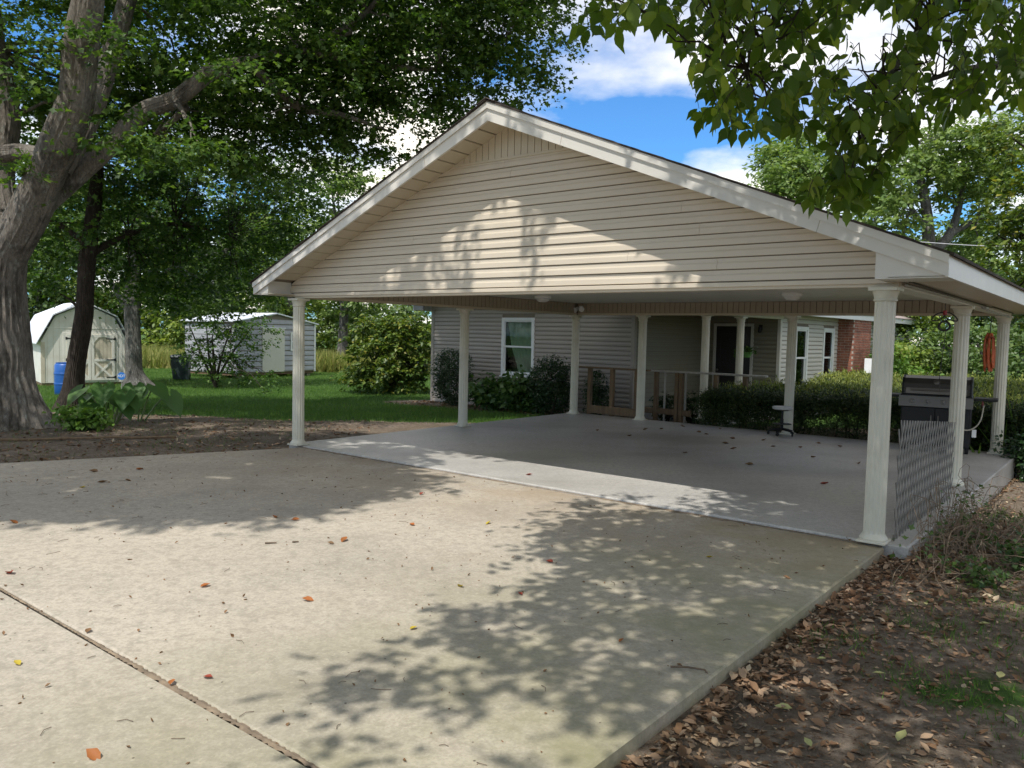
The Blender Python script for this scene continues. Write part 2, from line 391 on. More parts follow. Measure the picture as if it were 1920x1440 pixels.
# ------------------------------------------------------------------ mesh helpers
class MB:
    def __init__(s): s.v = []; s.f = []
    def add(s, vs, fs):
        o = len(s.v); s.v += [tuple(q) for q in vs]; s.f += [tuple(i + o for i in f) for f in fs]; return s
    def box(s, x0, x1, y0, y1, z0, z1):
        return s.add([(x0, y0, z0), (x1, y0, z0), (x1, y1, z0), (x0, y1, z0), (x0, y0, z1), (x1, y0, z1), (x1, y1, z1), (x0, y1, z1)],
                     [(0, 3, 2, 1), (4, 5, 6, 7), (0, 1, 5, 4), (1, 2, 6, 5), (2, 3, 7, 6), (3, 0, 4, 7)])
    def cbox(s, x0, x1, y0, y1, z0, z1, c=0.004):
        """box with chamfered vertical and top edges"""
        bm = bmesh.new()
        r = bmesh.ops.create_cube(bm, size=1)
        for v in r['verts']:
            v.co = Vector(((x0 + x1) / 2 + v.co.x * (x1 - x0), (y0 + y1) / 2 + v.co.y * (y1 - y0), (z0 + z1) / 2 + v.co.z * (z1 - z0)))
        bmesh.ops.bevel(bm, geom=bm.edges[:], offset=c, segments=1, affect='EDGES')
        bm.verts.index_update()
        s.add([v.co for v in bm.verts], [[v.index for v in f.verts] for f in bm.faces]); bm.free()
        return s
    def ext(s, poly, a, b, axis='y'):
        """polygon of (p,q) extruded from a to b: axis y -> p=x,q=z ; axis x -> p=y,q=z ; axis z -> p=x,q=y"""
        n = len(poly)
        def w(p, q, t):
            return (p, t, q) if axis == 'y' else ((t, p, q) if axis == 'x' else (p, q, t))
        vs = [w(p, q, a) for p, q in poly] + [w(p, q, b) for p, q in poly]
        fs = [tuple(range(n)), tuple(range(2 * n - 1, n - 1, -1))] + [(i, i + n, (i + 1) % n + n, (i + 1) % n) for i in range(n)]
        return s.add(vs, fs)
    def tube(s, pts, rad, n=8, cap=True):
        pts = [Vector(p) for p in pts]
        if not hasattr(rad, '__len__'): rad = [rad] * len(pts)
        rings = []; up = Vector((0.13, 0.21, 0.97)); o = len(s.v)
        for i, p in enumerate(pts):
            t = (pts[min(i + 1, len(pts) - 1)] - pts[max(i - 1, 0)]).normalized()
            a = t.cross(up)
            if a.length < 1e-3: a = t.cross(Vector((1, 0, 0)))
            a.normalize(); b = a.cross(t)
            if b.dot(up) < 0 and False: b = -b
            up = b.copy() if abs(b.dot(up)) > 0.05 else up
            for j in range(n):
                g = 2 * math.pi * j / n
                s.v.append(tuple(p + (a * math.cos(g) + b * math.sin(g)) * rad[i]))
        for i in range(len(pts) - 1):
            for j in range(n):
                k = (j + 1) % n
                s.f.append((o + i * n + j, o + i * n + k, o + (i + 1) * n + k, o + (i + 1) * n + j))
        if cap:
            s.f.append(tuple(o + j for j in reversed(range(n)))); e = o + (len(pts) - 1) * n
            s.f.append(tuple(e + j for j in range(n)))
        return s
    def lathe(s, prof, n=20, c=(0, 0, 0)):
        o = len(s.v)
        for r, z in prof:
            for j in range(n):
                g = 2 * math.pi * j / n
                s.v.append((c[0] + r * math.cos(g), c[1] + r * math.sin(g), c[2] + z))
        for i in range(len(prof) - 1):
            for j in range(n):
                k = (j + 1) % n
                s.f.append((o + i * n + j, o + i * n + k, o + (i + 1) * n + k, o + (i + 1) * n + j))
        s.f.append(tuple(o + j for j in reversed(range(n)))); e = o + (len(prof) - 1) * n
        s.f.append(tuple(e + j for j in range(n)))
        return s
    def mesh(s, name, m=None, smooth=False):
        me = bpy.data.meshes.new(name)
        me.from_pydata(s.v, [], s.f)
        if m is not None: me.materials.append(m)
        if smooth:
            me.shade_smooth()
            try: me.set_sharp_from_angle(angle=math.radians(38))
            except Exception: pass
        me.update()
        return me
    def build(s, name, m, parent=None, smooth=False, loc=None, rotz=0.0):
        return inst(name, s.mesh(name, m, smooth), parent, loc, rotz)
def inst(name, me, parent=None, loc=None, rotz=0.0, rot=None):
    o = bpy.data.objects.new(name, me)
    COL.objects.link(o)
    if parent is not None: o.parent = parent
    if loc is not None: o.location = loc
    if rot is not None: o.rotation_euler = rot
    elif rotz: o.rotation_euler = (0, 0, rotz)
    return o
def tag(o, label, cat, group=None):
    o['label'] = label; o['category'] = cat
    if group: o['group'] = group
    return o
def thing(name, label, cat, loc=(0, 0, 0), rotz=0.0, group=None):
    o = inst(name, None, None, loc, rotz)
    return tag(o, label, cat, group)
def struct(name, me):
    o = inst(name, me); o['kind'] = 'structure'; return o
def copy_tree(o, parent=None):
    c = o.copy(); COL.objects.link(c); c.parent = parent
    for ch in o.children: copy_tree(ch, c)
    return c

def npmesh(name, V, Fc, m):
    """V (n,3), Fc (k,3 or 4)"""
    V = np.asarray(V, np.float32); Fc = np.asarray(Fc, np.int32)
    me = bpy.data.meshes.new(name); k = Fc.shape[1]
    me.vertices.add(len(V)); me.vertices.foreach_set('co', V.ravel())
    me.loops.add(Fc.size); me.loops.foreach_set('vertex_index', Fc.ravel())
    me.polygons.add(len(Fc)); me.polygons.foreach_set('loop_start', np.arange(0, Fc.size, k, dtype=np.int32))
    me.polygons.foreach_set('loop_total', np.full(len(Fc), k, np.int32))
    if m is not None: me.materials.append(m)
    me.update(calc_edges=True)
    return me
# leaf templates: (verts, tris), unit length along +y, normal +z
T_RHOMB = (np.array([(0, 0, 0), (.30, .42, .07), (0, 1, -.05), (-.30, .42, .07)], float), np.array([(0, 1, 2), (0, 2, 3)]))
T_LOBED = (np.array([(0, 0, 0), (.20, .25, .03), (.46, .55, .06), (.17, .62, .02), (0, 1, -.08), (-.17, .62, .02), (-.46, .55, .06), (-.20, .25, .03)], float),
           np.array([(0, 1, 7), (1, 2, 3), (7, 5, 6), (1, 3, 5), (1, 5, 7), (3, 4, 5)]))
T_LEAFLET = (np.array([(0, 0, 0), (.15, .14, .035), (.27, .36, .055), (.26, .55, .05), (.13, .72, .02), (0, 1, -.11), (-.13, .72, .02), (-.26, .55, .05), (-.27, .36, .055), (-.15, .14, .035), (0, .4, -.005), (0, .72, -.03)], float),
             np.array([(0, 1, 10), (1, 2, 10), (2, 3, 10), (3, 11, 10), (3, 4, 11), (4, 5, 11), (0, 10, 9), (9, 10, 8), (8, 10, 7), (7, 10, 11), (7, 11, 6), (6, 11, 5)]))
T_BLADE = (np.array([(-.055, 0, 0), (.055, 0, 0), (0, 1, .22)], float), np.array([(0, 1, 2)]))
T_NEEDLE = (np.array([(0, 0, 0), (.11, .5, .02), (0, 1, 0), (-.11, .5, .02)], float), np.array([(0, 1, 2), (0, 2, 3)]))
T_DRY = (np.array([(0, 0, 0), (.22, .25, .12), (.27, .55, .16), (0, 1, .10), (-.27, .55, .10), (-.22, .25, .05), (0, .5, -.02)], float),
         np.array([(0, 1, 6), (1, 2, 6), (2, 3, 6), (3, 4, 6), (4, 5, 6), (5, 0, 6)]))
def leaves(P, Nn, S, tmpl, Dn=None, flat=1.0):
    """one leaf at each P with normal Nn, size S and optional growing direction Dn"""
    P = np.asarray(P, float); n = len(P); V0, F0 = tmpl
    Nn = Nn / (np.linalg.norm(Nn, axis=1, keepdims=True) + 1e-9)
    if Dn is None: Dn = rng.normal(size=(n, 3))
    Dn = Dn - (Dn * Nn).sum(1, keepdims=True) * Nn
    Dn = Dn / (np.linalg.norm(Dn, axis=1, keepdims=True) + 1e-9)
    X = np.cross(Dn, Nn)
    L = V0[None] * np.asarray(S).reshape(-1, 1, 1)
    V = P[:, None] + L[..., 0:1] * X[:, None] + L[..., 1:2] * Dn[:, None] + flat * L[..., 2:3] * Nn[:, None]
    Fc = (F0[None] + (np.arange(n) * len(V0))[:, None, None]).reshape(-1, 3)
    return V.reshape(-1, 3), Fc
def merge(parts):
    Vs, Fs, o = [], [], 0
    for V, Fc in parts:
        Vs.append(V); Fs.append(Fc + o); o += len(V)
    return np.concatenate(Vs), np.concatenate(Fs)
def unit(n):
    d = rng.normal(size=(n, 3)); return d / np.linalg.norm(d, axis=1, keepdims=True)
def lobe_clumps(lobes, per_m2, inner=0.5):
    """clump centres spread through the shells of ellipsoid lobes (centre, radii)"""
    out, nrm = [], []
    for c, r in lobes:
        r = np.array(r, float); c = np.array(c, float)
        area = 4 * math.pi * ((r[0] * r[1]) ** 1.6 / 3 + (r[0] * r[2]) ** 1.6 / 3 + (r[1] * r[2]) ** 1.6 / 3) ** (1 / 1.6)
        n = max(6, int(area * per_m2)); d = unit(n)
        k = inner + (1.06 - inner) * rng.random((n, 1)) ** 0.7
        out.append(c + d * r * k); nrm.append(d)
    return np.concatenate(out), np.concatenate(nrm)
def foliage(C, Cn, per, spread, size, tmpl=T_RHOMB, upw=0.9, droop=0.0, flat=0.55):
    """per leaves round every clump centre"""
    n = len(C) * per
    base = np.repeat(C, per, 0); bn = np.repeat(Cn, per, 0)
    sp = np.repeat(spread * (0.6 + 0.8 * rng.random(len(C))), per)[:, None]
    off = rng.normal(size=(n, 3)) * sp * np.array([1, 1, flat]) * 0.6
    Nn = bn * 0.35 + np.array([0, 0, upw]) + rng.normal(size=(n, 3)) * 0.55
    D = off + rng.normal(size=(n, 3)) * 0.25 + np.array([0, 0, -droop])
    return leaves(base + off, Nn, size * (0.65 + 0.7 * rng.random(n)), tmpl, D)
def spray_foliage(C, Cn, per, spread, size, tmpl=T_RHOMB, upw=0.9, droop=0.15, axes=3):
    """leaves set along short drooping twigs that fan out from every clump centre"""
    m = len(C); n = m * per
    A = rng.normal(size=(m, axes, 3)) * [1, 1, .28] + Cn[:, None] * [.9, .9, .25]
    A = A / np.linalg.norm(A, axis=2, keepdims=True)
    L = spread * (1.2 + 1.4 * rng.random((m, axes)))
    ci = np.repeat(np.arange(m), per); ai = rng.integers(0, axes, n)
    ax = A[ci, ai]; l = L[ci, ai][:, None]; t = rng.random((n, 1)) ** .8
    P = C[ci] + ax * (t - .2) * l + rng.normal(size=(n, 3)) * spread * [.20, .20, .10]
    P[:, 2] -= (droop * t * t * l)[:, 0]
    Nn = np.array([0, 0, upw]) + ax * .25 + rng.normal(size=(n, 3)) * .48
    D = ax + rng.normal(size=(n, 3)) * .65 + np.array([0, 0, -.35])
    return leaves(P, Nn, size * (0.5 + 1.0 * rng.random(n)), tmpl, D)
def bark_tube(pts, rads, n=40, sub=10, amp=.06, seed=0, k=13, flare=None):
    """tapering limb with furrowed bark"""
    pp = ring_path(pts, sub); rr = np.interp(np.linspace(0, len(pts) - 1, len(pp)), range(len(pts)), rads)
    r_ = np.random.default_rng(seed); ph = r_.uniform(0, 6.28, 8); s = 0.0; mb = MB(); up = Vector((.2, .9, .1))
    for i, (p, r) in enumerate(zip(pp, rr)):
        tg = (pp[min(i + 1, len(pp) - 1)] - pp[max(i - 1, 0)]).normalized()
        a = tg.cross(up).normalized(); b = a.cross(tg); up = -b if b.dot(up) < 0 else b
        if i: s += (p - pp[i - 1]).length
        for j in range(n):
            g = 2 * math.pi * j / n
            w = g + .06 * math.sin(s * 2.1 + ph[0]) + .04 * math.sin(s * 6.3 + ph[1] + 3 * g)
            ridge = abs(math.sin(k * .5 * w + ph[2] + .35 * math.sin(s * 9 + 4 * g + ph[3])))
            br = .5 + .5 * math.sin(s * 7 + 5 * math.sin(3 * g + ph[4]) + ph[5])
            q = 1 + amp * (ridge - .6) * (.6 + .6 * br) + .05 * math.sin(2 * g + s * 0.7 + ph[6]) + .03 * math.sin(5 * g - s * .8 + ph[7]) + .03 * math.sin(s * 4.1 + ph[1])
            if flare and p.z < flare[0]:
                e = (1 - max(p.z, 0) / flare[0]) ** 2
                q *= 1 + e * (flare[1] + flare[2] * max(0, math.sin(2.5 * g + .7)) ** 2)
            mb.v.append(tuple(p + (a * math.cos(g) + b * math.sin(g)) * r * q))
    for i in range(len(pp) - 1):
        for j in range(n):
            jj = (j + 1) % n; mb.f.append((i * n + j, i * n + jj, (i + 1) * n + jj, (i + 1) * n + j))
    return mb
def px_lobe(px, py, depth, rx, ry, rd):
    c = at(px, py, depth)
    return (c, (rx * depth / F_PX, rd, ry * depth / F_PX))
def wig(a, b, n=6, amp=0.08, sag=0.0):
    a, b = Vector(a), Vector(b); L = (b - a).length; out = []
    for i in range(n + 1):
        t = i / n; w = math.sin(math.pi * t)
        p = a.lerp(b, t) + Vector((random.uniform(-1, 1), random.uniform(-1, 1), random.uniform(-1, 1))) * amp * L * w
        p.z -= sag * L * w
        out.append(p)
    return out
def ring_path(pts, n=4):
    """smooth path through points (Catmull-Rom)"""
    P = [Vector(p) for p in pts]; P = [P[0] * 2 - P[1]] + P + [P[-1] * 2 - P[-2]]; out = []
    for i in range(1, len(P) - 2):
        for k in range(n):
            t = k / n; a, b, c, d = P[i - 1], P[i], P[i + 1], P[i + 2]
            out.append(0.5 * ((2 * b) + (c - a) * t + (2 * a - 5 * b + 4 * c - d) * t * t + (3 * b - a - 3 * c + d) * t ** 3))
    out.append(P[-2]); return out
def path_tube(mb, pts, rads, n=10, sub=4):
    pp = ring_path(pts, sub)
    rr = np.interp(np.linspace(0, len(pts) - 1, len(pp)), range(len(pts)), rads)
    rr = rr * (1 + 0.06 * np.sin(np.arange(len(pp)) * 1.7))
    return mb.tube(pp, list(rr), n)

# ------------------------------------------------------------------ ground
def lawn_mask(x, y):
    u, v = xy2uv(x, y)
    a = sst(y - (16.2 + 0.10 * np.abs(x + 4)), -0.6, 0.9)                 # the lawn beyond the carport
    a = a * (1 - sst(u, 7.8, 8.6) * (1 - sst(v, 8, 12)))
    hb = np.asarray(HW(x, y))                                             # mulch along the house
    a = a * (1 - hb)
    bed = np.exp(-(((x + 8.6) / 2.6) ** 2 + ((y - 14.2) / 2.2) ** 2))
    a = a * (1 - np.clip(bed * 1.6, 0, 1))
    p = np.exp(-(((x - 2.35) / .5) ** 2 + ((y - 4.1) / .55) ** 2)) * .62 + np.exp(-(((x - 3.3) / .5) ** 2 + ((y - 4.4) / .9) ** 2)) * .5
    return np.clip(np.maximum(a, p), 0, 1)
TH_H = TH + 0.06
CH, SH = math.cos(TH_H), math.sin(TH_H)
HB = at(1187, 700, 18.9); HB.z = 0.0                                     # inner corner of the house
def hxy2(x, y):
    return ((x - HB.x) * CH - (y - HB.y) * SH, (x - HB.x) * SH + (y - HB.y) * CH)
def hp(a, b, z=0.0):
    return Vector((HB.x + a * CH + b * SH, HB.y - a * SH + b * CH, z))
def HW(x, y):
    a, b = hxy2(x, y)
    return sst(a, -8.2, -7.6) * (1 - sst(a, 1.5, 2)) * sst(b, -1.7, -1.1) * (1 - sst(b, 8, 9))
def axis_vals(lo, hi, step, far):
    mid = np.arange(lo, hi + 1e-6, step); ext = np.array([5, 15, 40, 100, 260, 700, far])
    return np.concatenate([lo - ext[::-1], mid, hi + ext])
gx, gy = axis_vals(-22, 20, 0.3, 1800), axis_vals(-8, 46, 0.3, 1800)
XX, YY = np.meshgrid(gx, gy); ZZ = gz(XX, YY)
ii = np.arange(len(gy) - 1)[:, None] * len(gx) + np.arange(len(gx) - 1)[None]
FF = np.stack([ii, ii + 1, ii + 1 + len(gx), ii + len(gx)], -1).reshape(-1, 4)
gme = npmesh('ground', np.stack([XX, YY, ZZ], -1).reshape(-1, 3), FF, GROUND)
la = gme.attributes.new('lawn', 'FLOAT', 'POINT')
la.data.foreach_set('value', np.where((np.abs(XX) > 60) | (YY > 70), 1.0, lawn_mask(XX, YY)).ravel().astype(np.float32))
gme.shade_smooth()
struct('ground', gme)

# driveway: two slabs with a joint, the left edge flaring
DZ = -0.022
drive = inst('driveway', None, None, (LX, LY, 0), -TH); drive['kind'] = 'structure'
def leftu(v): return 0.03 + (v + 0.29) * 0.391
def slab_poly(pts, z0, z1, c=0.012):
    mb = MB(); n = len(pts)
    cx, cy = sum(p[0] for p in pts) / n, sum(p[1] for p in pts) / n
    inn = []
    for i in range(n):
        a, b, d = Vector(pts[i - 1]), Vector(pts[i]), Vector(pts[(i + 1) % n])
        e1, e2 = (b - a).normalized(), (d - b).normalized()
        n1, n2 = Vector((-e1.y, e1.x)), Vector((-e2.y, e2.x))
        k = (n1 + n2); k = k / max(0.2, k.dot(n1)); inn.append(b + k * c)
    vs = [(p[0], p[1], z0) for p in pts] + [(p[0], p[1], z1 - c * .8) for p in pts] + [(p.x, p.y, z1) for p in inn]
    fs = [tuple(range(2 * n, 3 * n)), tuple(range(n - 1, -1, -1))]
    for i in range(n):
        j = (i + 1) % n
        fs += [(i, j, j + n, i + n), (i + n, j + n, j + 2 * n, i + 2 * n)]
    return mb.add(vs, fs)
JV = -5.35
slab_poly([(leftu(JV + .016), JV + .016), (8.22, JV + .016), (8.24, -0.055), (leftu(-.055), -0.055)], -0.3, DZ).build('concrete_slab', CONC_DRIVE, drive)
slab_poly([(leftu(-14), -14), (8.18, -14), (8.20, JV - .016), (leftu(JV - .016), JV - .016)], -0.3, DZ).build('concrete_slab', CONC_DRIVE, drive)
# dirt that has settled in and along the joint
def strip(pts_fn, u0, u1, n, z, wl, wr):
    V = []
    for i in range(n + 1):
        u = u0 + (u1 - u0) * i / n
        e_ = .7 + .6 * math.sin(u * 1.7) * math.sin(u * .61 + 1); a, b = wl * e_ * (.25 + 1.3 * random.random()), wr * e_ * (.25 + 1.3 * random.random())
        V += [(u, pts_fn(u) - a, z - .004), (u, pts_fn(u), z + .0022 * random.random()), (u, pts_fn(u) + b, z - .004)]
    f = []
    for i in range(n):
        o = i * 3; f += [(o, o + 3, o + 4, o + 1), (o + 1, o + 4, o + 5, o + 2)]
    return MB().add(V, f)
strip(lambda u: JV, leftu(JV), 8.2, 620, DZ - .003, .017, .018).build('joint_dirt', JOINT, drive)
strip(lambda u: -0.03, 0.05, 8.22, 150, DZ + .004, .045, .03).build('joint_dirt', JOINT, drive)

# ------------------------------------------------------------------ carport floor
floor = inst('carport_slab', None, None, (LX, LY, 0), -TH); floor['kind'] = 'structure'
slab_poly([(-0.22, 0.0), (8.42, 0.0), (8.42, 7.62), (-0.22, 7.62)], -0.62, 0.0, 0.015).build('concrete_slab', CONC_SLAB, floor)

# ------------------------------------------------------------------ carport
W, D, H, MR = 8.14, 7.39, 2.2, 3.99
OV, EV = 0.42, 0.54
ZR, ZT, ZB, ZAP = 4.3276, 2.4205, 2.2417, 4.118
carport = thing('carport', 'open tan carport with gabled vinyl siding front and fluted cream columns', 'carport', (LX, LY, 0), -TH)
def roof_z(u, top=True):
    z0 = ZT if top else ZB - .02
    zr = ZR if top else ZAP
    return zr - (zr - z0) * (abs(u - MR) / ((MR + EV) if u < MR else (W + EV - MR)))
# columns: fluted shaft with base and capital
def column_meshes(h, r0=.088, r1=.084, fl=14):
    n = fl * 4; prof = [(.0, 1), (.03, 1), (.5, .97), (1, r1 / r0)]
    mb = MB(); zs = [0.075, 0.10, 0.5 * h, h - .13, h - .10]; rs = [r0, r0, (r0 + r1) / 2, r1, r1]
    for zi, (z, r) in enumerate(zip(zs, rs)):
        for j in range(n):
            g = 2 * math.pi * j / n
            k = 1.0 if zi in (0, 4) else (1 - .075 * (j % 4 == 1) - .075 * (j % 4 == 2) - 0.0)
            mb.v.append((r * k * math.cos(g), r * k * math.sin(g), z))
    for i in range(4):
        for j in range(n):
            k = (j + 1) % n
            mb.f.append((i * n + j, i * n + k, (i + 1) * n + k, (i + 1) * n + j))
    sh = mb.mesh('column', COLUMN)
    b = MB().cbox(-.118, .118, -.118, .118, 0.002, .024, .005)
    b.lathe([(.114, .024), (.116, .036), (.108, .050), (.098, .062), (.092, .078)], 28)
    ba = b.mesh('base', COLUMN, True)
    c = MB().lathe([(r1 + .002, h - .125), (r1 + .012, h - .118), (r1 + .012, h - .108), (r1 + .006, h - .10), (r1 + .008, h - .085), (r1 + .018, h - .055), (r1 + .026, h - .036)], 28)
    c.cbox(-.116, .116, -.116, .116, h - .036, h - .003, .004)
    return sh, ba, c.mesh('capital', COLUMN, True)
CM = column_meshes(H)
def add_column(u, v):
    o = inst('column', CM[0], carport, (u, v, 0), random.uniform(0, .4))
    inst('base', CM[1], o, (0, 0, 0), -o.rotation_euler.z); inst('capital', CM[2], o, (0, 0, 0), -o.rotation_euler.z)
    return o
for u, v in ((0, 0), (0, D / 2), (0, D), (W, 0), (W, D / 2), (W, D)): add_column(u, v)
# the two in between along the back, found from where they stand in the photograph
for px, py in ((1211, 786), (1493, 810)):
    g = on(px, py, 0); uu, vv = xy2uv(g.x, g.y); add_column(uu, D)
BT = 2.455                                                             # ceiling level
# lap siding of the gable
GX0, GX1 = -0.21, W + 0.0
LAP = 0.1165
gw = MB()
GT = ZAP + .05
def gl(z): return MR - (GT - z) * (MR + EV) / (ZAP - ZB + .004)
def gr(z): return MR + (GT - z) * (W + EV - MR) / (ZAP - ZB + .004)
gw.ext([(GX0, H + .05), (GX1, H + .05), (GX1, GT - (GX1 - MR) * (ZAP - ZB) / (W + EV - MR)), (MR, GT), (GX0, GT - (MR - GX0) * (ZAP - ZB) / (MR + EV))], 0.02, 0.10)
gwall = gw.build('gable_wall', VINYLGAP, carport)
def lap_mesh(a0, a1, b0, b1, h, m, name='siding_board', y0=0.0, gap=.09):
    """one Dutch-lap course: bottom edge a0..a1, top edge b0..b1"""
    def x(t): return (a0 + (b0 - a0) * t, a1 + (b1 - a1) * t)
    rows = [(gap, y0), (gap, y0 - .019), (gap + .025, y0 - .021), (.56, y0 - .018), (.72, y0 - .009), (1.0, y0 - .006), (1.0, y0)]
    vs = []
    for t, y in rows:
        l, r = x(t); vs += [(l, y, t * h), (r, y, t * h)]
    fs = [(2 * i, 2 * i + 1, 2 * i + 3, 2 * i + 2) for i in range(len(rows) - 1)]
    fs += [tuple(2 * i for i in range(len(rows) - 1, -1, -1)), tuple(2 * i + 1 for i in range(len(rows)))]
    return MB().add(vs, fs).mesh(name, m)
z = H + 0.075; i = 0
seams = {0: [3.3], 1: [6.6], 2: [1.9, 5.6], 3: [4.4], 4: [6.4], 5: [2.4], 6: [5.5, 6.2], 7: [3.7], 8: [4.9], 9: [3.4], 10: [4.7], 11: [4.0], 12: [3.9]}
ZVERT = 3.785
while z < ZVERT - .03:
    h = min(LAP, ZVERT - z)
    a0, a1 = max(GX0, gl(z)), min(GX1, gr(z)); b0, b1 = max(GX0, gl(z + h)), min(GX1, gr(z + h))
    cuts = [None] + [s for s in seams.get(i, []) if a0 + .4 < s < b1 - .3] + [None]
    for k in range(len(cuts) - 1):
        l0, l1 = (a0, b0) if cuts[k] is None else (cuts[k] + .0012,) * 2
        r0, r1 = (a1, b1) if cuts[k + 1] is None else (cuts[k + 1] - .0012,) * 2
        dy = random.uniform(-.0015, .0015)
        inst('siding_board', lap_mesh(l0, r0, l1, r1, h, VINYL, y0=0.019), gwall, (0, dy, z), 0, (0, 0, random.uniform(-.0003, .0003)))
    z += LAP; i += 1
# slipped board and the upright panels at the peak
MB().cbox(gl(ZVERT) + .02, gr(ZVERT) - .02, -.004, .02, ZVERT - .012, ZVERT + .018, .003).build('peak_trim', VINYL_SOFFIT, gwall)
x = gl(ZVERT)
while x < gr(ZVERT):
    x1 = min(x + .098, gr(ZVERT)); z0 = ZVERT + .018
    def zt(q): return max(z0 + .001, GT - (abs(q - MR) * (ZAP - ZB) / ((MR + EV) if q < MR else (W + EV - MR))))
    pl = [(x + .004, z0), (x1 - .004, z0), (x1 - .004, zt(x1 - .004)), (x + .004, zt(x + .004))]
    if x + .004 < MR < x1 - .004: pl.insert(3, (MR, GT))
    if max(p[1] for p in pl) - z0 > .012: MB().ext(pl, 0.002, 0.02).build('peak_panel', VINYL_SOFFIT, gwall)
    x += .098
MB().cbox(GX0 - .02, GX1 + .06, -.02, .10, H + .028, H + .072, .004).build('starter_strip', VINYL, gwall)
# front header under the siding
MB().box(-.1, W + .1, -.0, .12, H + .001, H + .05).build('front_header', VINYL_SOFFIT, carport)
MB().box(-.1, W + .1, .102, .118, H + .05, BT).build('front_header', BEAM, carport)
# beams, clad in short upright panels
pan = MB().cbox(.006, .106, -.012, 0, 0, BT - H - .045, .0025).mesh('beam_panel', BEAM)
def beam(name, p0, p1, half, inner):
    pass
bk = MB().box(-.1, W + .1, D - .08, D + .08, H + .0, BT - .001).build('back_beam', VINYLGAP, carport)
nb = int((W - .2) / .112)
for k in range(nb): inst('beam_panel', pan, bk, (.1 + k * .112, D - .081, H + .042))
MB().cbox(.1, W - .1, D - .10, D - .081, H - .004, H + .04, .003).build('beam_trim', VINYL_SOFFIT, bk)
lb = MB().box(-.08, .08, .12, D - .081, H + .001, BT - .001).build('side_beam', VINYLGAP, carport)
nl = int((D - .3) / .112)
for k in range(nl): inst('beam_panel', pan, lb, (.081, .14 + k * .112, H + .042), math.pi / 2)
MB().cbox(.081, .10, .13, D - .11, H - .004, H + .04, .003).build('beam_trim', VINYL_SOFFIT, lb)
rb = MB().box(W - .08, W + .08, .12, D - .081, H + .001, BT - .001).build('side_beam', FASCIA, carport)
MB().cbox(W + .081, W + .10, .05, D + .05, H - .004, H + .045, .003).build('beam_trim', FASCIA, rb)
# ceiling planks
cl = MB().box(-.05, W + .05, .05, D + .05, BT + .012, BT + .05).build('ceiling', CEIL, carport)
cp = MB().cbox(.003, .300, .12, D - .09, BT, BT + .011, .003).mesh('ceiling_panel', CEIL)
for k in range(26): inst('ceiling_panel', cp, cl, (.09 + k * .304, 0, 0))
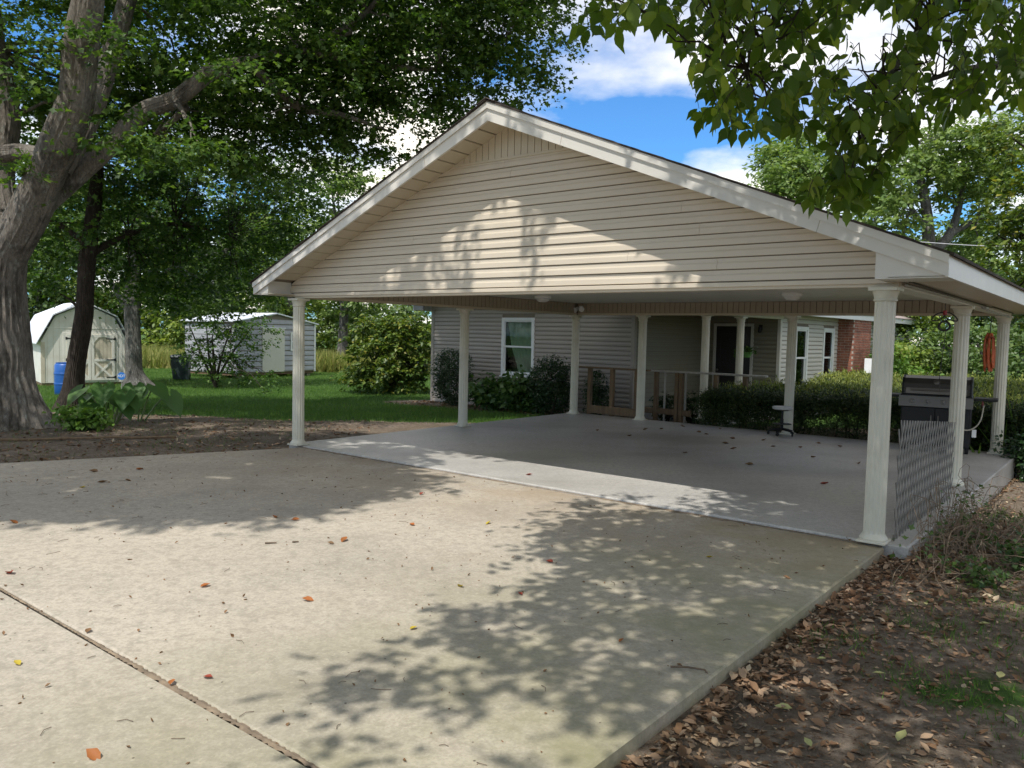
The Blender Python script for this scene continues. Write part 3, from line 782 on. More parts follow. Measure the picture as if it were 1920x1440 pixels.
# rake boards, soffits, returns, eaves
def rake(side):
    s = -1 if side < 0 else 1
    E = -EV if side < 0 else W + EV
    def pt(t, dz): 
        u = MR + (E - MR) * t
        return (u, ZR + (ZT - ZR) * t + dz)
    def pt_b(t): 
        u = MR + (E - MR) * t
        return (u, ZAP + (ZB - .004 - ZAP) * t)
    a, b = pt(0, -.008), pt(1, -.008); c, d = pt_b(1), pt_b(0)
    c = (c[0], ZB)
    r = MB().ext([a, b, c, d] if s > 0 else [a, d, c, b], -OV, -OV + .03).build('rake_board', FASCIA, carport)
    a2, b2 = pt(0, -.004), pt(1, -.004); c2, d2 = pt(1, -.075), pt(0, -.075)
    MB().ext([a2, b2, c2, d2] if s > 0 else [a2, d2, c2, b2], -OV - .020, -OV - .001).build('crown_trim', FASCIA, r)
    # joint in the cladding
    for t in (.22, .79):
        q0, q1 = pt(t, -.078), pt_b(t)
        MB().tube([(q0[0], -OV - .0012, q0[1]), (q1[0] - s * .03, -OV - .0012, q1[1] + .004)], .0016, 5).build('lap_seam', BEAM, r)
    # soffit panels across the overhang
    n = 21
    sf = MB()
    L = math.hypot(E - MR, ZAP - ZB)
    for k in range(n):
        t0, t1 = (k + .05) / n, (k + .95) / n
        if t1 > .93: break
        p0, p1 = pt_b(t0), pt_b(t1)
        dz = .046
        if k == 0: MB().ext([(MR, ZAP + dz + .014), (MR + (E - MR) * .93, ZAP + (ZB - ZAP) * .93 + dz + .014), (MR + (E - MR) * .93, ZAP + (ZB - ZAP) * .93 + dz + .02), (MR, ZAP + dz + .02)], -OV + .031, 0.016).build('soffit_backing', VINYLGAP, carport)
        MB().ext([(p0[0], p0[1] + dz), (p1[0], p1[1] + dz), (p1[0], p1[1] + dz + .012), (p0[0], p0[1] + dz + .012)], -OV + .031, 0.016).build('rake_soffit', VINYL_SOFFIT, carport)
    # return box at the eave
    if s < 0: u0, u1 = -EV + .03, -.212
    else: u0, u1 = W + .002, W + EV - .03
    uu = u1 if s < 0 else u0
    zt = roof_z(uu, False) - .01
    zz = roof_z(u0 if s < 0 else u1, False)
    if s < 0: pl = [(u0, ZB - .002), (u1, ZB - .002), (u1, ZB + .20), (u0 + .02, ZB + .06)]
    else: pl = [(u0, ZB - .002), (u1, ZB - .002), (u1, ZB + .03), (u0, ZB + .21)]
    y0 = -OV + .031 if s < 0 else -OV + .008
    MB().ext(pl, y0 if s < 0 else -OV + .031, 0.018).build('cornice_return', FASCIA, carport)
    # eave board along the side
    MB().ext([(0, 0)] * 0 or [(E - .028 * (1 if s > 0 else 0), ZB - .001), (E + .028 * (1 if s < 0 else 0), ZB - .001), (E + .028 * (1 if s < 0 else 0), ZT - .01), (E - .028 * (1 if s > 0 else 0), ZT - .01)], -OV + .031, D + .5).build('eave_board', FASCIA, carport)
    # level soffit under the eave, in panels
    e0, e1 = sorted((E - s * .029, W + .101 if s > 0 else -.081))
    sp = MB().cbox(e0, e1, .002, .30, ZB + .006, ZB + .016, .003).mesh('eave_soffit', VINYL_SOFFIT)
    for k in range(26): inst('eave_soffit', sp, carport, (0, .02 + k * .302, 0))
    MB().box(e0, e1, -OV + .031, .02, ZB + .004, ZB + .014).build('eave_soffit', VINYL_SOFFIT, carport)
    # roof deck and shingle courses
    Ee = E + s * .035
    def top(u): return ZR + (ZT - ZR) * (abs(u - MR) / abs(E - MR))
    dk = [(MR, ZR - .006), (Ee, top(Ee) - .006), (Ee, top(Ee) + .006), (MR, ZR + .010)]
    rf = MB().ext(dk if s > 0 else dk[::-1], -OV - .028, D + .52).build('roof_slope', SHINGLE, carport)
    nc = 17
    for k in range(nc):
        ua, ub = Ee + (MR - Ee) * k / nc, Ee + (MR - Ee) * min(1, (k + 1.25) / nc)
        za, zb2 = top(ua), top(ub)
        j = random.uniform(-.012, .014)
        vs = [(ua, -OV - .034 - j, za + .017), (ub, -OV - .034 - j, zb2 + .012), (ub, D + .53, zb2 + .012), (ua, D + .53, za + .017),
              (ua, -OV - .034 - j, za + .0065), (ub, -OV - .034 - j, zb2 + .0065), (ub, D + .53, zb2 + .0065), (ua, D + .53, za + .0065)]
        MB().add(vs, [(0, 1, 2, 3), (7, 6, 5, 4), (0, 4, 5, 1), (1, 5, 6, 2), (2, 6, 7, 3), (3, 7, 4, 0)]).build('shingle_course', SHINGLE, rf)
rake(-1); rake(1)
MB().ext([(MR - .13, ZR - .03), (MR, ZR + .026), (MR + .13, ZR - .03), (MR + .13, ZR - .018), (MR, ZR + .040), (MR - .13, ZR - .018)], -OV - .045, D + .54).build('ridge_cap', SHINGLE, carport)
# back gable, plain
MB().ext([(GX0, BT + .05), (GX1, BT + .05), (GX1, roof_z(GX1, False)), (MR, ZAP), (GX0, roof_z(GX0, False))], D + .08, D + .12).build('back_gable', VINYL, carport)
MB().box(-EV + .03, W + EV - .03, D + .47, D + .5, ZB, ZB + .1).build('back_trim', FASCIA, carport)
# conduit along the right-hand beam
cd = MB(); cd.tube([(W + .13, .1, H + .022), (W + .13, 2.2, H + .022), (W + .13, 4.6, H + .02)], .011, 8)
cd.tube([(W + .13, 4.6, H + .02), (W + .12, 4.72, H - .02), (W + .12, 7.0, H - .035)], .011, 8)
cd.cbox(W + .105, W + .16, 4.35, 4.6, H - .015, H + .035, .004)
cd.build('conduit', CONDUIT, carport)
cw = MB(); cw.tube([(W + .18, .0, ZB - .002), (W + .17, 2.4, ZB - .012), (W + .16, 4.7, ZB - .02), (W + .15, 5.0, ZB + .0), (W + .14, 7.2, ZB - .01)], .008, 6)
cw.build('cable', DKCORD, carport)

# ------------------------------------------------------------------ lamps on the ceiling and the beam
def ceiling_light(u, v, label):
    t = thing('ceiling_light', label, 'ceiling light', uv(u, v, BT - .001), -TH, 'flush lights on the carport ceiling')
    MB().lathe([(.15, 0), (.155, -.012), (.15, -.045), (.135, -.052)][::-1], 28).build('housing', WHITE, t, True)
    MB().lathe([(.0, -.115), (.06, -.110), (.105, -.090), (.128, -.055)], 28).build('diffuser', LAMPGLASS, t, True)
def ceil_uv(px, py):
    g = on(px, py, BT - .03); return xy2uv(g.x, g.y)
u1_, v1_ = ceil_uv(1039, 561); u2_, v2_ = ceil_uv(1485, 553)
ceiling_light(min(max(u1_, 1.2), 4), min(max(v1_, 2.2), 4.5), 'round white ceiling light left of the peak under the carport')
ceiling_light(min(max(u2_, 4.5), 7), min(max(v2_, 2.2), 5.0), 'round white ceiling light right of centre under the carport')
sl = thing('security_light', 'white twin-head security light above the back corner column', 'security light', uv(.2, D - .10, H + .14), -TH)
MB().cbox(-.05, .05, -.03, 0.0, -.05, .06, .004).build('mount', WHITE, sl)
for s_, n_ in ((-1, 'lamp_head'), (1, 'lamp_head')):
    mb = MB(); a = Vector((s_ * .09, -.13, -.04 if s_ < 0 else -.02))
    mb.tube([(s_ * .03, -.03, .0), (s_ * .07, -.06, .01)], .012, 8)
    mb.tube([(s_ * .06, -.04, .02), a * .6 + Vector((s_ * .03, -.01, .0)), a], [.026, .045, .062], 14)
    mb.build(n_, WHITE, sl, True)

# ------------------------------------------------------------------ house
house = thing('house', 'grey vinyl-sided house with white windows and brick chimney behind the carport', 'house', (HB.x, HB.y, 0), -TH_H)
ZF = -0.30                                                            # bottom of the siding
def wall(loc, rotz, L, z0, z1, m, opens=(), lap=.113):
    """wall along local +x, outside towards -y"""
    mb = MB(); xs = sorted({0.0, L, *[q for o in opens for q in o[:2]]}); zs = sorted({z0, z1, *[q for o in opens for q in o[2:4]]})
    for a, b in zip(xs, xs[1:]):
        for c, d in zip(zs, zs[1:]):
            if any(o[0] <= a and b <= o[1] and o[2] <= c and d <= o[3] for o in opens): continue
            mb.box(a, b, .002, .12, c, d)
    w = mb.build('wall', VINYLGAP, house, False, loc, rotz)
    z = z0; cache = {}
    while z < z1 - .01:
        h = min(lap, z1 - z); segs = [(0.0, L)]
        for o in opens:
            if o[3] > z + .01 and o[2] < z + h - .01:
                segs = [q for a, b in segs for q in ((a, min(b, o[0])), (max(a, o[1]), b)) if q[1] - q[0] > .02]
        for a, b in segs:
            k = (round(a, 3), round(b, 3), round(h, 3))
            if k not in cache: cache[k] = lap_mesh(a, b, a, b, h, m, gap=.15)
            inst('siding_board', cache[k], w, (0, random.uniform(-.001, .001), z))
        z += lap
    return w
def loc_in(loc, rotz, x, z, y=0.0):
    return (loc[0] + x * math.cos(rotz) - y * math.sin(rotz), loc[1] + x * math.sin(rotz) + y * math.cos(rotz), z)
def window(loc, rotz, x0, x1, z0, z1, curtain=True, bars=True):
    wv, hv = x1 - x0, z1 - z0; L = loc_in(loc, rotz, x0, z0)
    mb = MB(); tw = .085
    for a, b, c, d in ((0, tw, 0, hv), (wv - tw, wv, 0, hv), (tw, wv - tw, hv - tw, hv), (tw, wv - tw, 0, tw)):
        mb.cbox(a + .0005, b - .0005, -.035, .06, c, d, .004)
    wo = mb.build('window', WHITE, house, False, L, rotz)
    s = MB(); e = .032
    for zz0, zz1, y in ((tw, hv * .52, .012), (hv * .49, hv - tw, -.008)):
        for a, b, c, d in ((tw, tw + e, zz0, zz1), (wv - tw - e, wv - tw, zz0, zz1), (tw + e, wv - tw - e, zz1 - e, zz1), (tw + e, wv - tw - e, zz0, zz0 + e)):
            s.box(a, b, y, y + .018, c, d)
    s.build('sash', WHITE, wo)
    MB().box(tw, wv - tw, .031, .034, tw, hv * .5).build('pane', GLASS, wo)
    MB().box(tw, wv - tw, .012, .0145, hv * .5, hv - tw).build('pane', GLASS, wo)
    MB().cbox(-.03, wv + .03, -.06, .01, -.035, -.001, .004).build('sill', WHITE, wo)
    if curtain:
        mb = MB(); n = 40; V = []
        for k in range(n + 1):
            t = k / n
            for zz, pinch in ((hv - tw, 0.0), (hv * .5, .16), (tw, .45)):
                xx = tw + .02 + (wv - 2 * tw - .04) * (pinch + t * (1 - pinch))
                V.append((xx, .11 + .02 * math.sin(t * 34) + .012 * math.sin(t * 13), zz))
        mb.add(V, [(3 * k + j, 3 * k + 3 + j, 3 * k + 4 + j, 3 * k + 1 + j) for k in range(n) for j in (0, 1)])
        mb.build('curtain', CURTAIN, wo, True)
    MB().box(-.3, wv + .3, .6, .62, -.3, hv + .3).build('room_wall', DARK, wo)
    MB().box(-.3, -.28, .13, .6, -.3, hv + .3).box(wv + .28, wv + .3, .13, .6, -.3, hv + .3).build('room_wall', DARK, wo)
    return wo
HL = 7.35                                                             # length of the wall with the window
EAVE = 2.42
def h_x(px, b=0.0):
    """position along a wall parallel to the window wall, b metres behind it"""
    d = ray(px, 660); a0 = hxy2(0, 0); a1 = hxy2(d.x, d.y); da, db = a1[0] - a0[0], a1[1] - a0[1]
    t = (b - a0[1]) / db; return a0[0] + t * da
def h_y(px, a=0.0):
    d = ray(px, 660); a0 = hxy2(0, 0); a1 = hxy2(d.x, d.y); da, db = a1[0] - a0[0], a1[1] - a0[1]
    t = (a - a0[0]) / da; return a0[1] + t * db
XA = h_x(811)
w0, w1 = h_x(941), h_x(1002)
L0 = (XA, 0, 0)
wz0, wz1 = 0.62, 2.20
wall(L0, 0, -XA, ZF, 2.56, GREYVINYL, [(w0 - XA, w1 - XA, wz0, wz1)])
window(L0, 0, w0 - XA, w1 - XA, wz0, wz1)
MB().cbox(XA - .045, XA + .07, -.03, .08, ZF, 2.56, .005).build('corner_trim', GREYVINYL, house)
MB().cbox(-.07, .03, -.03, .07, ZF, 2.56, .005).build('corner_trim', GREYVINYL, house)
# left side wall and the far shell of that wing
wall((XA, 9, 0), -math.pi / 2, 9 - .02, ZF, 2.5, GREYVINYL)
# porch side wall (facing +x), door wall, bright side wall
B1 = h_y(1316)                                                        # depth of the porch
A2 = 2.15
wall((0, 0.05, 0), math.pi / 2, B1 - .05, ZF, 2.5, SHADEVINYL)
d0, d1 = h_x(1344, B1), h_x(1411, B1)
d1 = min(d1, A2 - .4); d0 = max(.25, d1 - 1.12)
wall((0.02, B1, 0), 0, A2 - .05, ZF, 2.5, SHADEVINYL, [(d0, d1, -.10, 2.16)])
dr = MB()
for a, b, c, d in ((0, .07, 0, 2.26), (d1 - d0 - .07, d1 - d0, 0, 2.26), (.07, d1 - d0 - .07, 2.19, 2.26)): dr.cbox(a, b, -.035, .05, c, d, .004)
door = dr.build('door', plain('door_trim', (0.50, 0.48, 0.43), 0.5), house, False, (0.02 + d0, B1, -.10))
dl = MB().cbox(.072, d1 - d0 - .072, -.004, .04, .01, 2.188, .004)
dlf = dl.build('door_leaf', DOORBLK, door)
for zz in (.2, 1.15):
    MB().cbox(.2, d1 - d0 - .2, -.014, -.004, zz, zz + (.8 if zz < 1 else .85), .006).build('door_panel', DOORBLK, dlf)
MB().lathe([(.012, 0), (.03, .02), (.03, .05), (.0, .06)], 12).build('door_knob', STEEL, dlf, True, (.14, -.03, 1.0))
MB().cbox(d0 - .22, d0 - .14, B1 - .03, B1 - .003, 1.06, 1.16, .003).build('doorbell_plate', WHITE, house)
wb = MB().cbox(-.05, .05, -.02, .0, -.06, .08, .004).lathe([(.03, -.12), (.05, -.1), (.04, .02)], 12, (0, -.06, 0))
wb.build('porch_lamp', BLACK, house, True, (d1 + .2, B1 - .004, 2.05))
MB().cbox(A2 - .05, A2 + .035, B1 - .035, B1 + .07, ZF, 2.5, .005).build('corner_trim', plain('corner_white', (0.60, 0.57, 0.50), 0.45), house)
LW = 11.6
q = [h_y(p, A2) - B1 for p in (1487, 1510, 1545, 1560, 1567, 1701)]
LW = q[5]
wa, wb_ = q[0], q[0] + .85
wc, wd = q[3] - .82, q[3]
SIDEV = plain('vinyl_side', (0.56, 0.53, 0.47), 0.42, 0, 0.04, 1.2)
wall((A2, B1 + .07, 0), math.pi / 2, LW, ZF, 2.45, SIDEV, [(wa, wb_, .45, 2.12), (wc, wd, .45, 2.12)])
window((A2, B1 + .07, 0), math.pi / 2, wa, wb_, .45, 2.12, False)
window((A2, B1 + .07, 0), math.pi / 2, wc, wd, .45, 2.12, False)
MB().cbox(A2 - .03, A2 + .03, B1 + LW + .05, B1 + LW + .13, ZF, 2.45, .005).build('corner_trim', WHITE, house)
wall((A2 - .02, B1 + LW + .1, 0), math.pi, 9, ZF, 2.45, SIDEV)
# eave of the long wing
EX = A2 + .50; YE0, YE1 = -.35, B1 + LW + .62
ef = MB().cbox(EX - .025, EX, 1.2, YE1, EAVE - .04, EAVE + .13, .004).build('eave_board', WHITE, house)
MB().box(A2 - .02, EX - .026, B1 + .0, YE1 - .02, EAVE - .02, EAVE - .008).build('eave_soffit', SHADEVINYL, house)
MB().cbox(A2 - 9, EX - .026, YE1 - .025, YE1, EAVE - .04, EAVE + .13, .004).build('eave_board', WHITE, house)
# hip roof of the long wing
RX0, RX1 = -7.5, EX + .03; RM = (RX0 + RX1) / 2; RZ = EAVE + .13 + (RX1 - RM) * .34
hy = YE1 + .03
MB().add([(RX1, 1.2, EAVE + .132), (RX1, hy, EAVE + .132), (RM, hy - (RX1 - RM), RZ), (RM, 1.2, RZ), (RX0, hy, EAVE + .132), (RX0, 1.2, EAVE + .132),
          (RX1, 1.2, EAVE + .112), (RX1, hy, EAVE + .112), (RX0, hy, EAVE + .112), (RX0, 1.2, EAVE + .112)],
         [(0, 1, 2, 3), (1, 4, 2), (4, 5, 3, 2), (6, 7, 1, 0), (7, 8, 4, 1), (9, 8, 7, 6), (8, 9, 5, 4), (0, 3, 5, 9, 6)]).build('roof', ROOFPALE, house)
# porch ceiling, beam and posts
MB().box(-.35, A2 + .48, -1.15, -.06, 2.44, 2.46).box(.03, A2 + .48, -.06, B1 - .002, 2.44, 2.46).build('porch_ceiling', SHADEVINYL, house)
MB().box(-.4, A2 + .55, -1.2, 1.25, 2.50, 2.54).build('porch_roof', ROOFPALE, house)
MB().cbox(A2 - .12, A2 + .10, .1, B1 - .04, 2.27, 2.438, .006).build('porch_beam', plain('porch_beam', (0.50, 0.47, 0.36), .5), house)
pc = column_meshes(2.27)
for px in (1322, 1387):
    b = h_y(px, A2 - .01)
    o = inst('porch_post', pc[0], house, (A2 - .01, b, 0)); inst('base', pc[1], o); inst('capital', pc[2], o)
MB().box(.03, A2 + .2, .1, B1 - .002, ZF, 0.0).build('porch_floor', CONC_SLAB, house)
# gable end over the window wall: soffit, rake, roof
MB().cbox(XA - .46, .03, -.36, -.002, 2.562, 2.62, .005).build('eave_soffit', WHITE, house)
MB().cbox(XA - .48, XA - .45, -.38, 9, 2.40, 2.60, .005).build('eave_board', WHITE, house)
MB().cbox(XA - .45, XA - .05, -.38, -.30, 2.40, 2.60, .005).build('cornice_return', plain('grey_trim', (.30, .29, .28), .5), house)
GM = XA / 2
MB().ext([(XA - .5, 2.60), (GM, 4.0), (1.2, 2.42), (1.2, 2.45), (GM, 4.05), (XA - .5, 2.64)], -.45, 10).build('roof', ROOFPALE, house)
MB().ext([(XA, 2.62), (0, 2.62), (GM, 3.95)], 0, .1).build('gable_wall', GREYVINYL, house)
# brick chimney on the bright wall
CY0 = B1 + .07 + q[4] - .0; CD, CWD = .46, 1.48
BX, BY, BZ = .215, .1, .075
ch = MB().box(A2 + .004, A2 + CD - .008, CY0 + .008, CY0 + CWD - .008, ZF - .1, 4.6).build('chimney', MORTAR, house)
bfull = MB().cbox(0, .203, 0, .06, 0, .064, .004).mesh('brick', BRICK)
bhalf = MB().cbox(0, .098, 0, .06, 0, .064, .004).mesh('brick', BRICK)
def brick_rows(z0, z1, make):
    z = z0; r = int(round(z0 / BZ))
    while z < z1:
        # near face (towards -y): two bricks and a bit
        x = 0.0 if r % 2 else -.1075
        while x < CD - .01:
            xa, xb = max(0, x), min(CD - .006, x + .203)
            if xb - xa > .03: make(xa, xb, z, 'n')
            x += BX
        y = 0.062 if r % 2 else .062 - .1
        while y < CWD - .01:
            ya, yb = max(.062, y), min(CWD, y + .203)
            if yb - ya > .04: make(ya, yb, z, 'e')
            y += BX
        z += BZ; r += 1
def mk_brick(a, b, z, face):
    w = b - a; j = random.uniform(-.002, .002)
    me = bfull if w > .15 else bhalf; s = w / (.203 if w > .15 else .098)
    if face == 'n': o = inst('brick', me, ch, (A2 + .004 + a, CY0 - .002 + j, z))
    else: o = inst('brick', me, ch, (A2 + CD + .002 + j, CY0 + a, z), math.pi / 2)
    o.scale.x = s
brick_rows(.9, 2.95, mk_brick)
rest = MB()
def mk_rest(a, b, z, face):
    if face == 'n': rest.box(A2 + .004 + a, A2 + .004 + b, CY0 - .002, CY0 + .05, z, z + .064)
    else: rest.box(A2 + CD - .05, A2 + CD + .002, CY0 + a, CY0 + b, z, z + .064)
brick_rows(-.3, .88, mk_rest); brick_rows(3.0, 4.55, mk_rest)
ro = rest.build('brickwork', BRICK, ch); ro['kind'] = 'stuff'

# hanging pot on the porch
pp = at(1399, 664, float(hp(A2 - .3, h_y(1399, A2 - .3)).y))
pot = thing('hanging_planter', 'small green pot hanging on the porch by the dark door', 'planter', pp)
MB().lathe([(.09, -.08), (.13, .02), (.14, .05), (.125, .05), (.0, .04)], 18).build('pot', POTGREEN, pot, True)
MB().tube([(.13, 0, .05), (0, 0, .45), (0, 0, 2.42 - pp.z)], .004, 5).tube([(-.13, 0, .05), (0, 0, .45)], .004, 5).build('hanger', DKCORD, pot)
V, Fc = leaves(rng.normal(size=(90, 3)) * [.12, .12, .05] + [0, 0, .09], rng.normal(size=(90, 3)) * .6 + [0, 0, .8], .10 + .05 * rng.random(90), T_RHOMB)
inst('foliage', npmesh('foliage', V, Fc, LF_HYD), pot)

# ------------------------------------------------------------------ ramp rail and porch rail (raw timber)
rail = thing('timber_ramp_rail', 'unpainted timber ramp railing with posts beside the house wall', 'railing', (HB.x, HB.y, 0), -TH_H)
def to_h(v):
    a, b = hxy2(v.x, v.y); return (a, b)
r0 = to_h(on(1110, 772, 0)); r1 = to_h(on(1206, 757, 0))
RB = -1.55
x0r, x1r = h_x(1108, RB), h_x(1196, RB)
for px in (1108, 1150, 1196):
    x = h_x(px, RB); MB().cbox(x - .045, x + .045, RB - .045, RB + .045, -.28, 1.02, .006).build('post', TIMBER, rail)
x9 = h_x(1084, RB)
MB().cbox(x9, x1r + .3, RB - .075, RB + .075, 1.021, 1.06, .006).build('top_rail', TIMBER, rail)
MB().cbox(x0r + .05, x1r + .25, RB - .075, RB - .046, .02, .20, .006).build('kick_board', TIMBER, rail)
RB2 = -.75
pr = thing('porch_railing', 'weathered pale top rail with timber balusters in front of the porch wall', 'railing', (HB.x, HB.y, 0), -TH_H)
xa, xb = h_x(1198, RB2), h_x(1440, RB2)
MB().cbox(xa, xb, RB2 - .07, RB2 + .07, .985, 1.025, .006).build('top_rail', GREYWOOD, pr)
for px, m in ((1233, TIMBER), (1249, GREYWOOD), (1272, TIMBER), (1280, TIMBER), (1288, GREYWOOD), (1345, TIMBER), (1400, TIMBER)):
    x = h_x(px, RB2); w = .045 if m is TIMBER else .02
    MB().cbox(x - w, x + w, RB2 - w, RB2 + w, -.28, .984, .005).build('baluster' if m is GREYWOOD else 'post', m, pr)
MB().cbox(xa, h_x(1300, RB2), RB2 - .03, RB2 + .01, .05, .18, .005).build('bottom_rail', TIMBER, pr)

# ------------------------------------------------------------------ sheds
def barn():
    a, b = gp(78, 726), gp(240, 722)
    a = at(78, 725, 26.8); b = at(240, 721, 28.45)
    wv = (b - a).to_2d().length; rz = math.atan2(b.y - a.y, b.x - a.x)
    t = thing('barn_shed', 'cream gambrel-roofed storage shed with crossed double doors and white metal roof', 'shed', (a.x, a.y, float(gz(a.x, a.y)) - .02), rz)
    hw, ln, he, hb, hp_ = wv, 4.6, 1.55, 2.42, 2.86
    prof = [(0, .12), (hw, .12), (hw, he), (hw * .84, hb), (hw / 2, hp_), (hw * .16, hb), (0, he)]
    body = MB().ext(prof, 0.0, ln).build('wall', BARNWALL, t)
    n = 15
    def top(x):
        x = min(x, hw - x); return he + (hb - he) * x / (hw * .16) if x < hw * .16 else hb + (hp_ - hb) * (x - hw * .16) / (hw * .34)
    for k in range(n):
        x0, x1 = hw * k / n + .006, hw * (k + 1) / n - .006
        pl = [(x0, .13), (x1, .13), (x1, top(x1)), (x0, top(x0))]
        if x0 < hw / 2 < x1: pl.insert(3, (hw / 2, hp_))
        MB().ext(pl, -.014, -.001).build('wall_board', BARNWALL, body)
    MB().box(-.012, .0, .05, ln, .13, he - .02).build('side_board', BARNWALL, body)
    MB().cbox(-.015, .11, -.028, -.0145, .12, he - .02, .003).cbox(hw - .11, hw + .015, -.028, -.0145, .12, he - .02, .003).build('corner_trim', BARNDOOR, t)
    MB().cbox(.1, hw - .1, -.026, -.0145, 2.0, 2.03, .003).build('cross_trim', BARNWALL, t)
    pr = [(-.16, he - .10), (hw * .14 - .02, hb + .02), (hw / 2, hp_ + .04), (hw * .86 + .02, hb + .02), (hw + .16, he - .10), (hw + .16, he - .06), (hw * .86 + .02, hb + .06), (hw / 2, hp_ + .085), (hw * .14 - .02, hb + .06), (-.16, he - .06)]
    r = MB().ext(pr, -.14, ln + .14).build('roof', METALROOF, t)
    for (pa, pb) in (((-.16, he - .06), (hw * .14 - .02, hb + .06)), ((hw * .14 - .02, hb + .06), (hw / 2, hp_ + .085))):
        for k in range(22):
            y = -.12 + k * .22
            MB().tube([(pa[0], y, pa[1] + .004), (pb[0], y, pb[1] + .004)], .013, 5).build('roof_rib', METALROOF, r)
    c0 = hw * .28; dw = hw * .56 / 2
    MB().cbox(c0 - .1, c0 + 2 * dw + .1, -.03, -.0145, .16, 1.86, .003).build('door_frame', BARNWALL, t)
    for k in range(2):
        x0 = c0 + k * dw + .008; x1 = c0 + (k + 1) * dw - .008
        d = MB().cbox(x0, x1, -.05, -.031, .2, 1.80, .003).build('door', BARNDOOR, t)
        for j in range(1, 6):
            xx = x0 + (x1 - x0) * j / 6
            MB().box(xx - .004, xx + .004, -.0525, -.0501, .24, 1.76).build('board_groove', plain('groove', (.30, .26, .19), .8), d)
        tr = MB()
        for a_, b_, c_, e_ in ((x0, x0 + .09, .2, 1.80), (x1 - .09, x1, .2, 1.80), (x0 + .09, x1 - .09, 1.71, 1.80), (x0 + .09, x1 - .09, .2, .29), (x0 + .09, x1 - .09, .86, .95)):
            tr.cbox(a_, b_, -.068, -.0526, c_, e_, .003)
        tr.build('door_trim', BARNWALL, d)
        for q0, q1 in (((x0 + .08, .28), (x1 - .08, .87)), ((x1 - .08, .28), (x0 + .08, .87))):
            dx, dz = q1[0] - q0[0], q1[1] - q0[1]; L = math.hypot(dx, dz); nx, nz_ = -dz / L * .035, dx / L * .035
            MB().ext([(q0[0] - nx, q0[1] - nz_), (q1[0] - nx, q1[1] - nz_), (q1[0] + nx, q1[1] + nz_), (q0[0] + nx, q0[1] + nz_)][::-1], -.064 - .003 * (q0[0] < q1[0]), -.0527).build('brace', BARNWALL, d)
        for q in (1, -1):
            for cx_, sx in ((x0 + .09, 1), (x1 - .09, -1)):
                MB().ext([(cx_, 1.71), (cx_, 1.53), (cx_ + sx * .15, 1.71)][::sx], -.066, -.0528).build('corner_block', BARNWALL, d)
            break
        hx = x0 if k == 0 else x1; s_ = 1 if k == 0 else -1
        for hz in (1.66, .92, .3):
            MB().ext([(hx - s_ * .04, hz - .05), (hx - s_ * .04, hz + .05), (hx, hz + .05), (hx + s_ * .03, hz + .02), (hx + s_ * .27, hz + .015), (hx + s_ * .27, hz - .015), (hx + s_ * .03, hz - .02), (hx, hz - .05)][::-s_], -.074, -.069).build('hinge', HINGE, d)
    MB().box(.0, hw, .0, ln, .0, .11).build('skid', TIMBER, t)
    return t
barn()
def gshed():
    c = at(443, 712, 33.0); e = at(590, 705, 37.0); l = at(332, 707, 34.6)
    rz = math.atan2(e.y - c.y, e.x - c.x); wv = (e - c).to_2d().length
    z0 = float(gz(c.x, c.y)) - .0
    t = thing('metal_shed', 'grey metal-sided shed with low roof, cream door and one small window', 'shed', (c.x, c.y, z0), rz)
    ln = 3.2; he, hp_ = 2.42, 2.76
    b = MB().ext([(0, .22), (wv, .22), (wv, he), (wv * .47, hp_), (0, he)], 0, ln).build('wall', VINYLGAP, t)
    def prof(L, hgt, top):
        k = 0; z = .24; out = []
        while z < hgt: out.append(z); z += .23
        return out
    for z in prof(wv, hp_, 0):
        z1 = min(z + .205, hp_)
        def lim(zz): return (0, wv) if zz <= he else (max(0, (zz - he) / (hp_ - he) * wv * .47), wv - (zz - he) / (hp_ - he) * wv * .53)
        a, bb = lim(z), lim(z1)
        if bb[1] - bb[0] < .3: continue
        inst('siding_panel', lap_mesh(a[0], a[1], bb[0], bb[1], z1 - z + .02, GSHED, 'siding_panel', -.001, .14), b, (0, 0, z))
        if z1 < he: MB().box(-.018, -.001, 0, ln, z, z1).build('siding_panel', GSHED, b)
    MB().cbox(wv - .07, wv + .03, -.03, -.019, .2, he - .02, .003).build('corner_trim', WHITE, t)
    MB().cbox(-.03, .05, -.03, -.019, .2, he - .02, .003).build('corner_trim', GSHED, t)
    MB().ext([(-.14, he - .04), (wv * .47, hp_ + .02), (wv + .14, he - .06), (wv + .14, he - .01), (wv * .47, hp_ + .07), (-.14, he + .01)], -.12, ln + .12).build('roof', METALROOF, t)
    d0, d1 = wv * .30, wv * .58
    dd = MB().cbox(d0, d1, -.05, -.024, .24, 2.14, .004).build('door', GSHEDDOOR, t)
    MB().cbox(d0 - .05, d1 + .05, -.06, -.024, 2.142, 2.19, .003).build('door_track', WHITE, dd)
    x0, x1 = wv * .66, wv * .80
    w = MB()
    for a, bb, c_, d_ in ((x0, x0 + .1, 1.15, 2.0), (x1 - .1, x1, 1.15, 2.0), (x0 + .1, x1 - .1, 1.9, 2.0), (x0 + .1, x1 - .1, 1.15, 1.25), (x0 + .1, x1 - .1, 1.55, 1.6)):
        w.cbox(a, bb, -.05, -.019, c_, d_, .003)
    wo = w.build('window', WHITE, t)
    MB().box(x0 + .08, x1 - .08, -.034, -.025, 1.2, 1.95).build('pane', plain('dark_glass', (.01, .012, .014), .1), wo)
    MB().box(0.02, wv - .02, .05, ln, .12, .21).build('skid', TIMBER, t)
    for x in (.3, wv / 2, wv - .3): MB().cbox(x - .1, x + .1, .1, .3, 0, .119, .004).build('block', CONC_SIDE, t)
gshed()
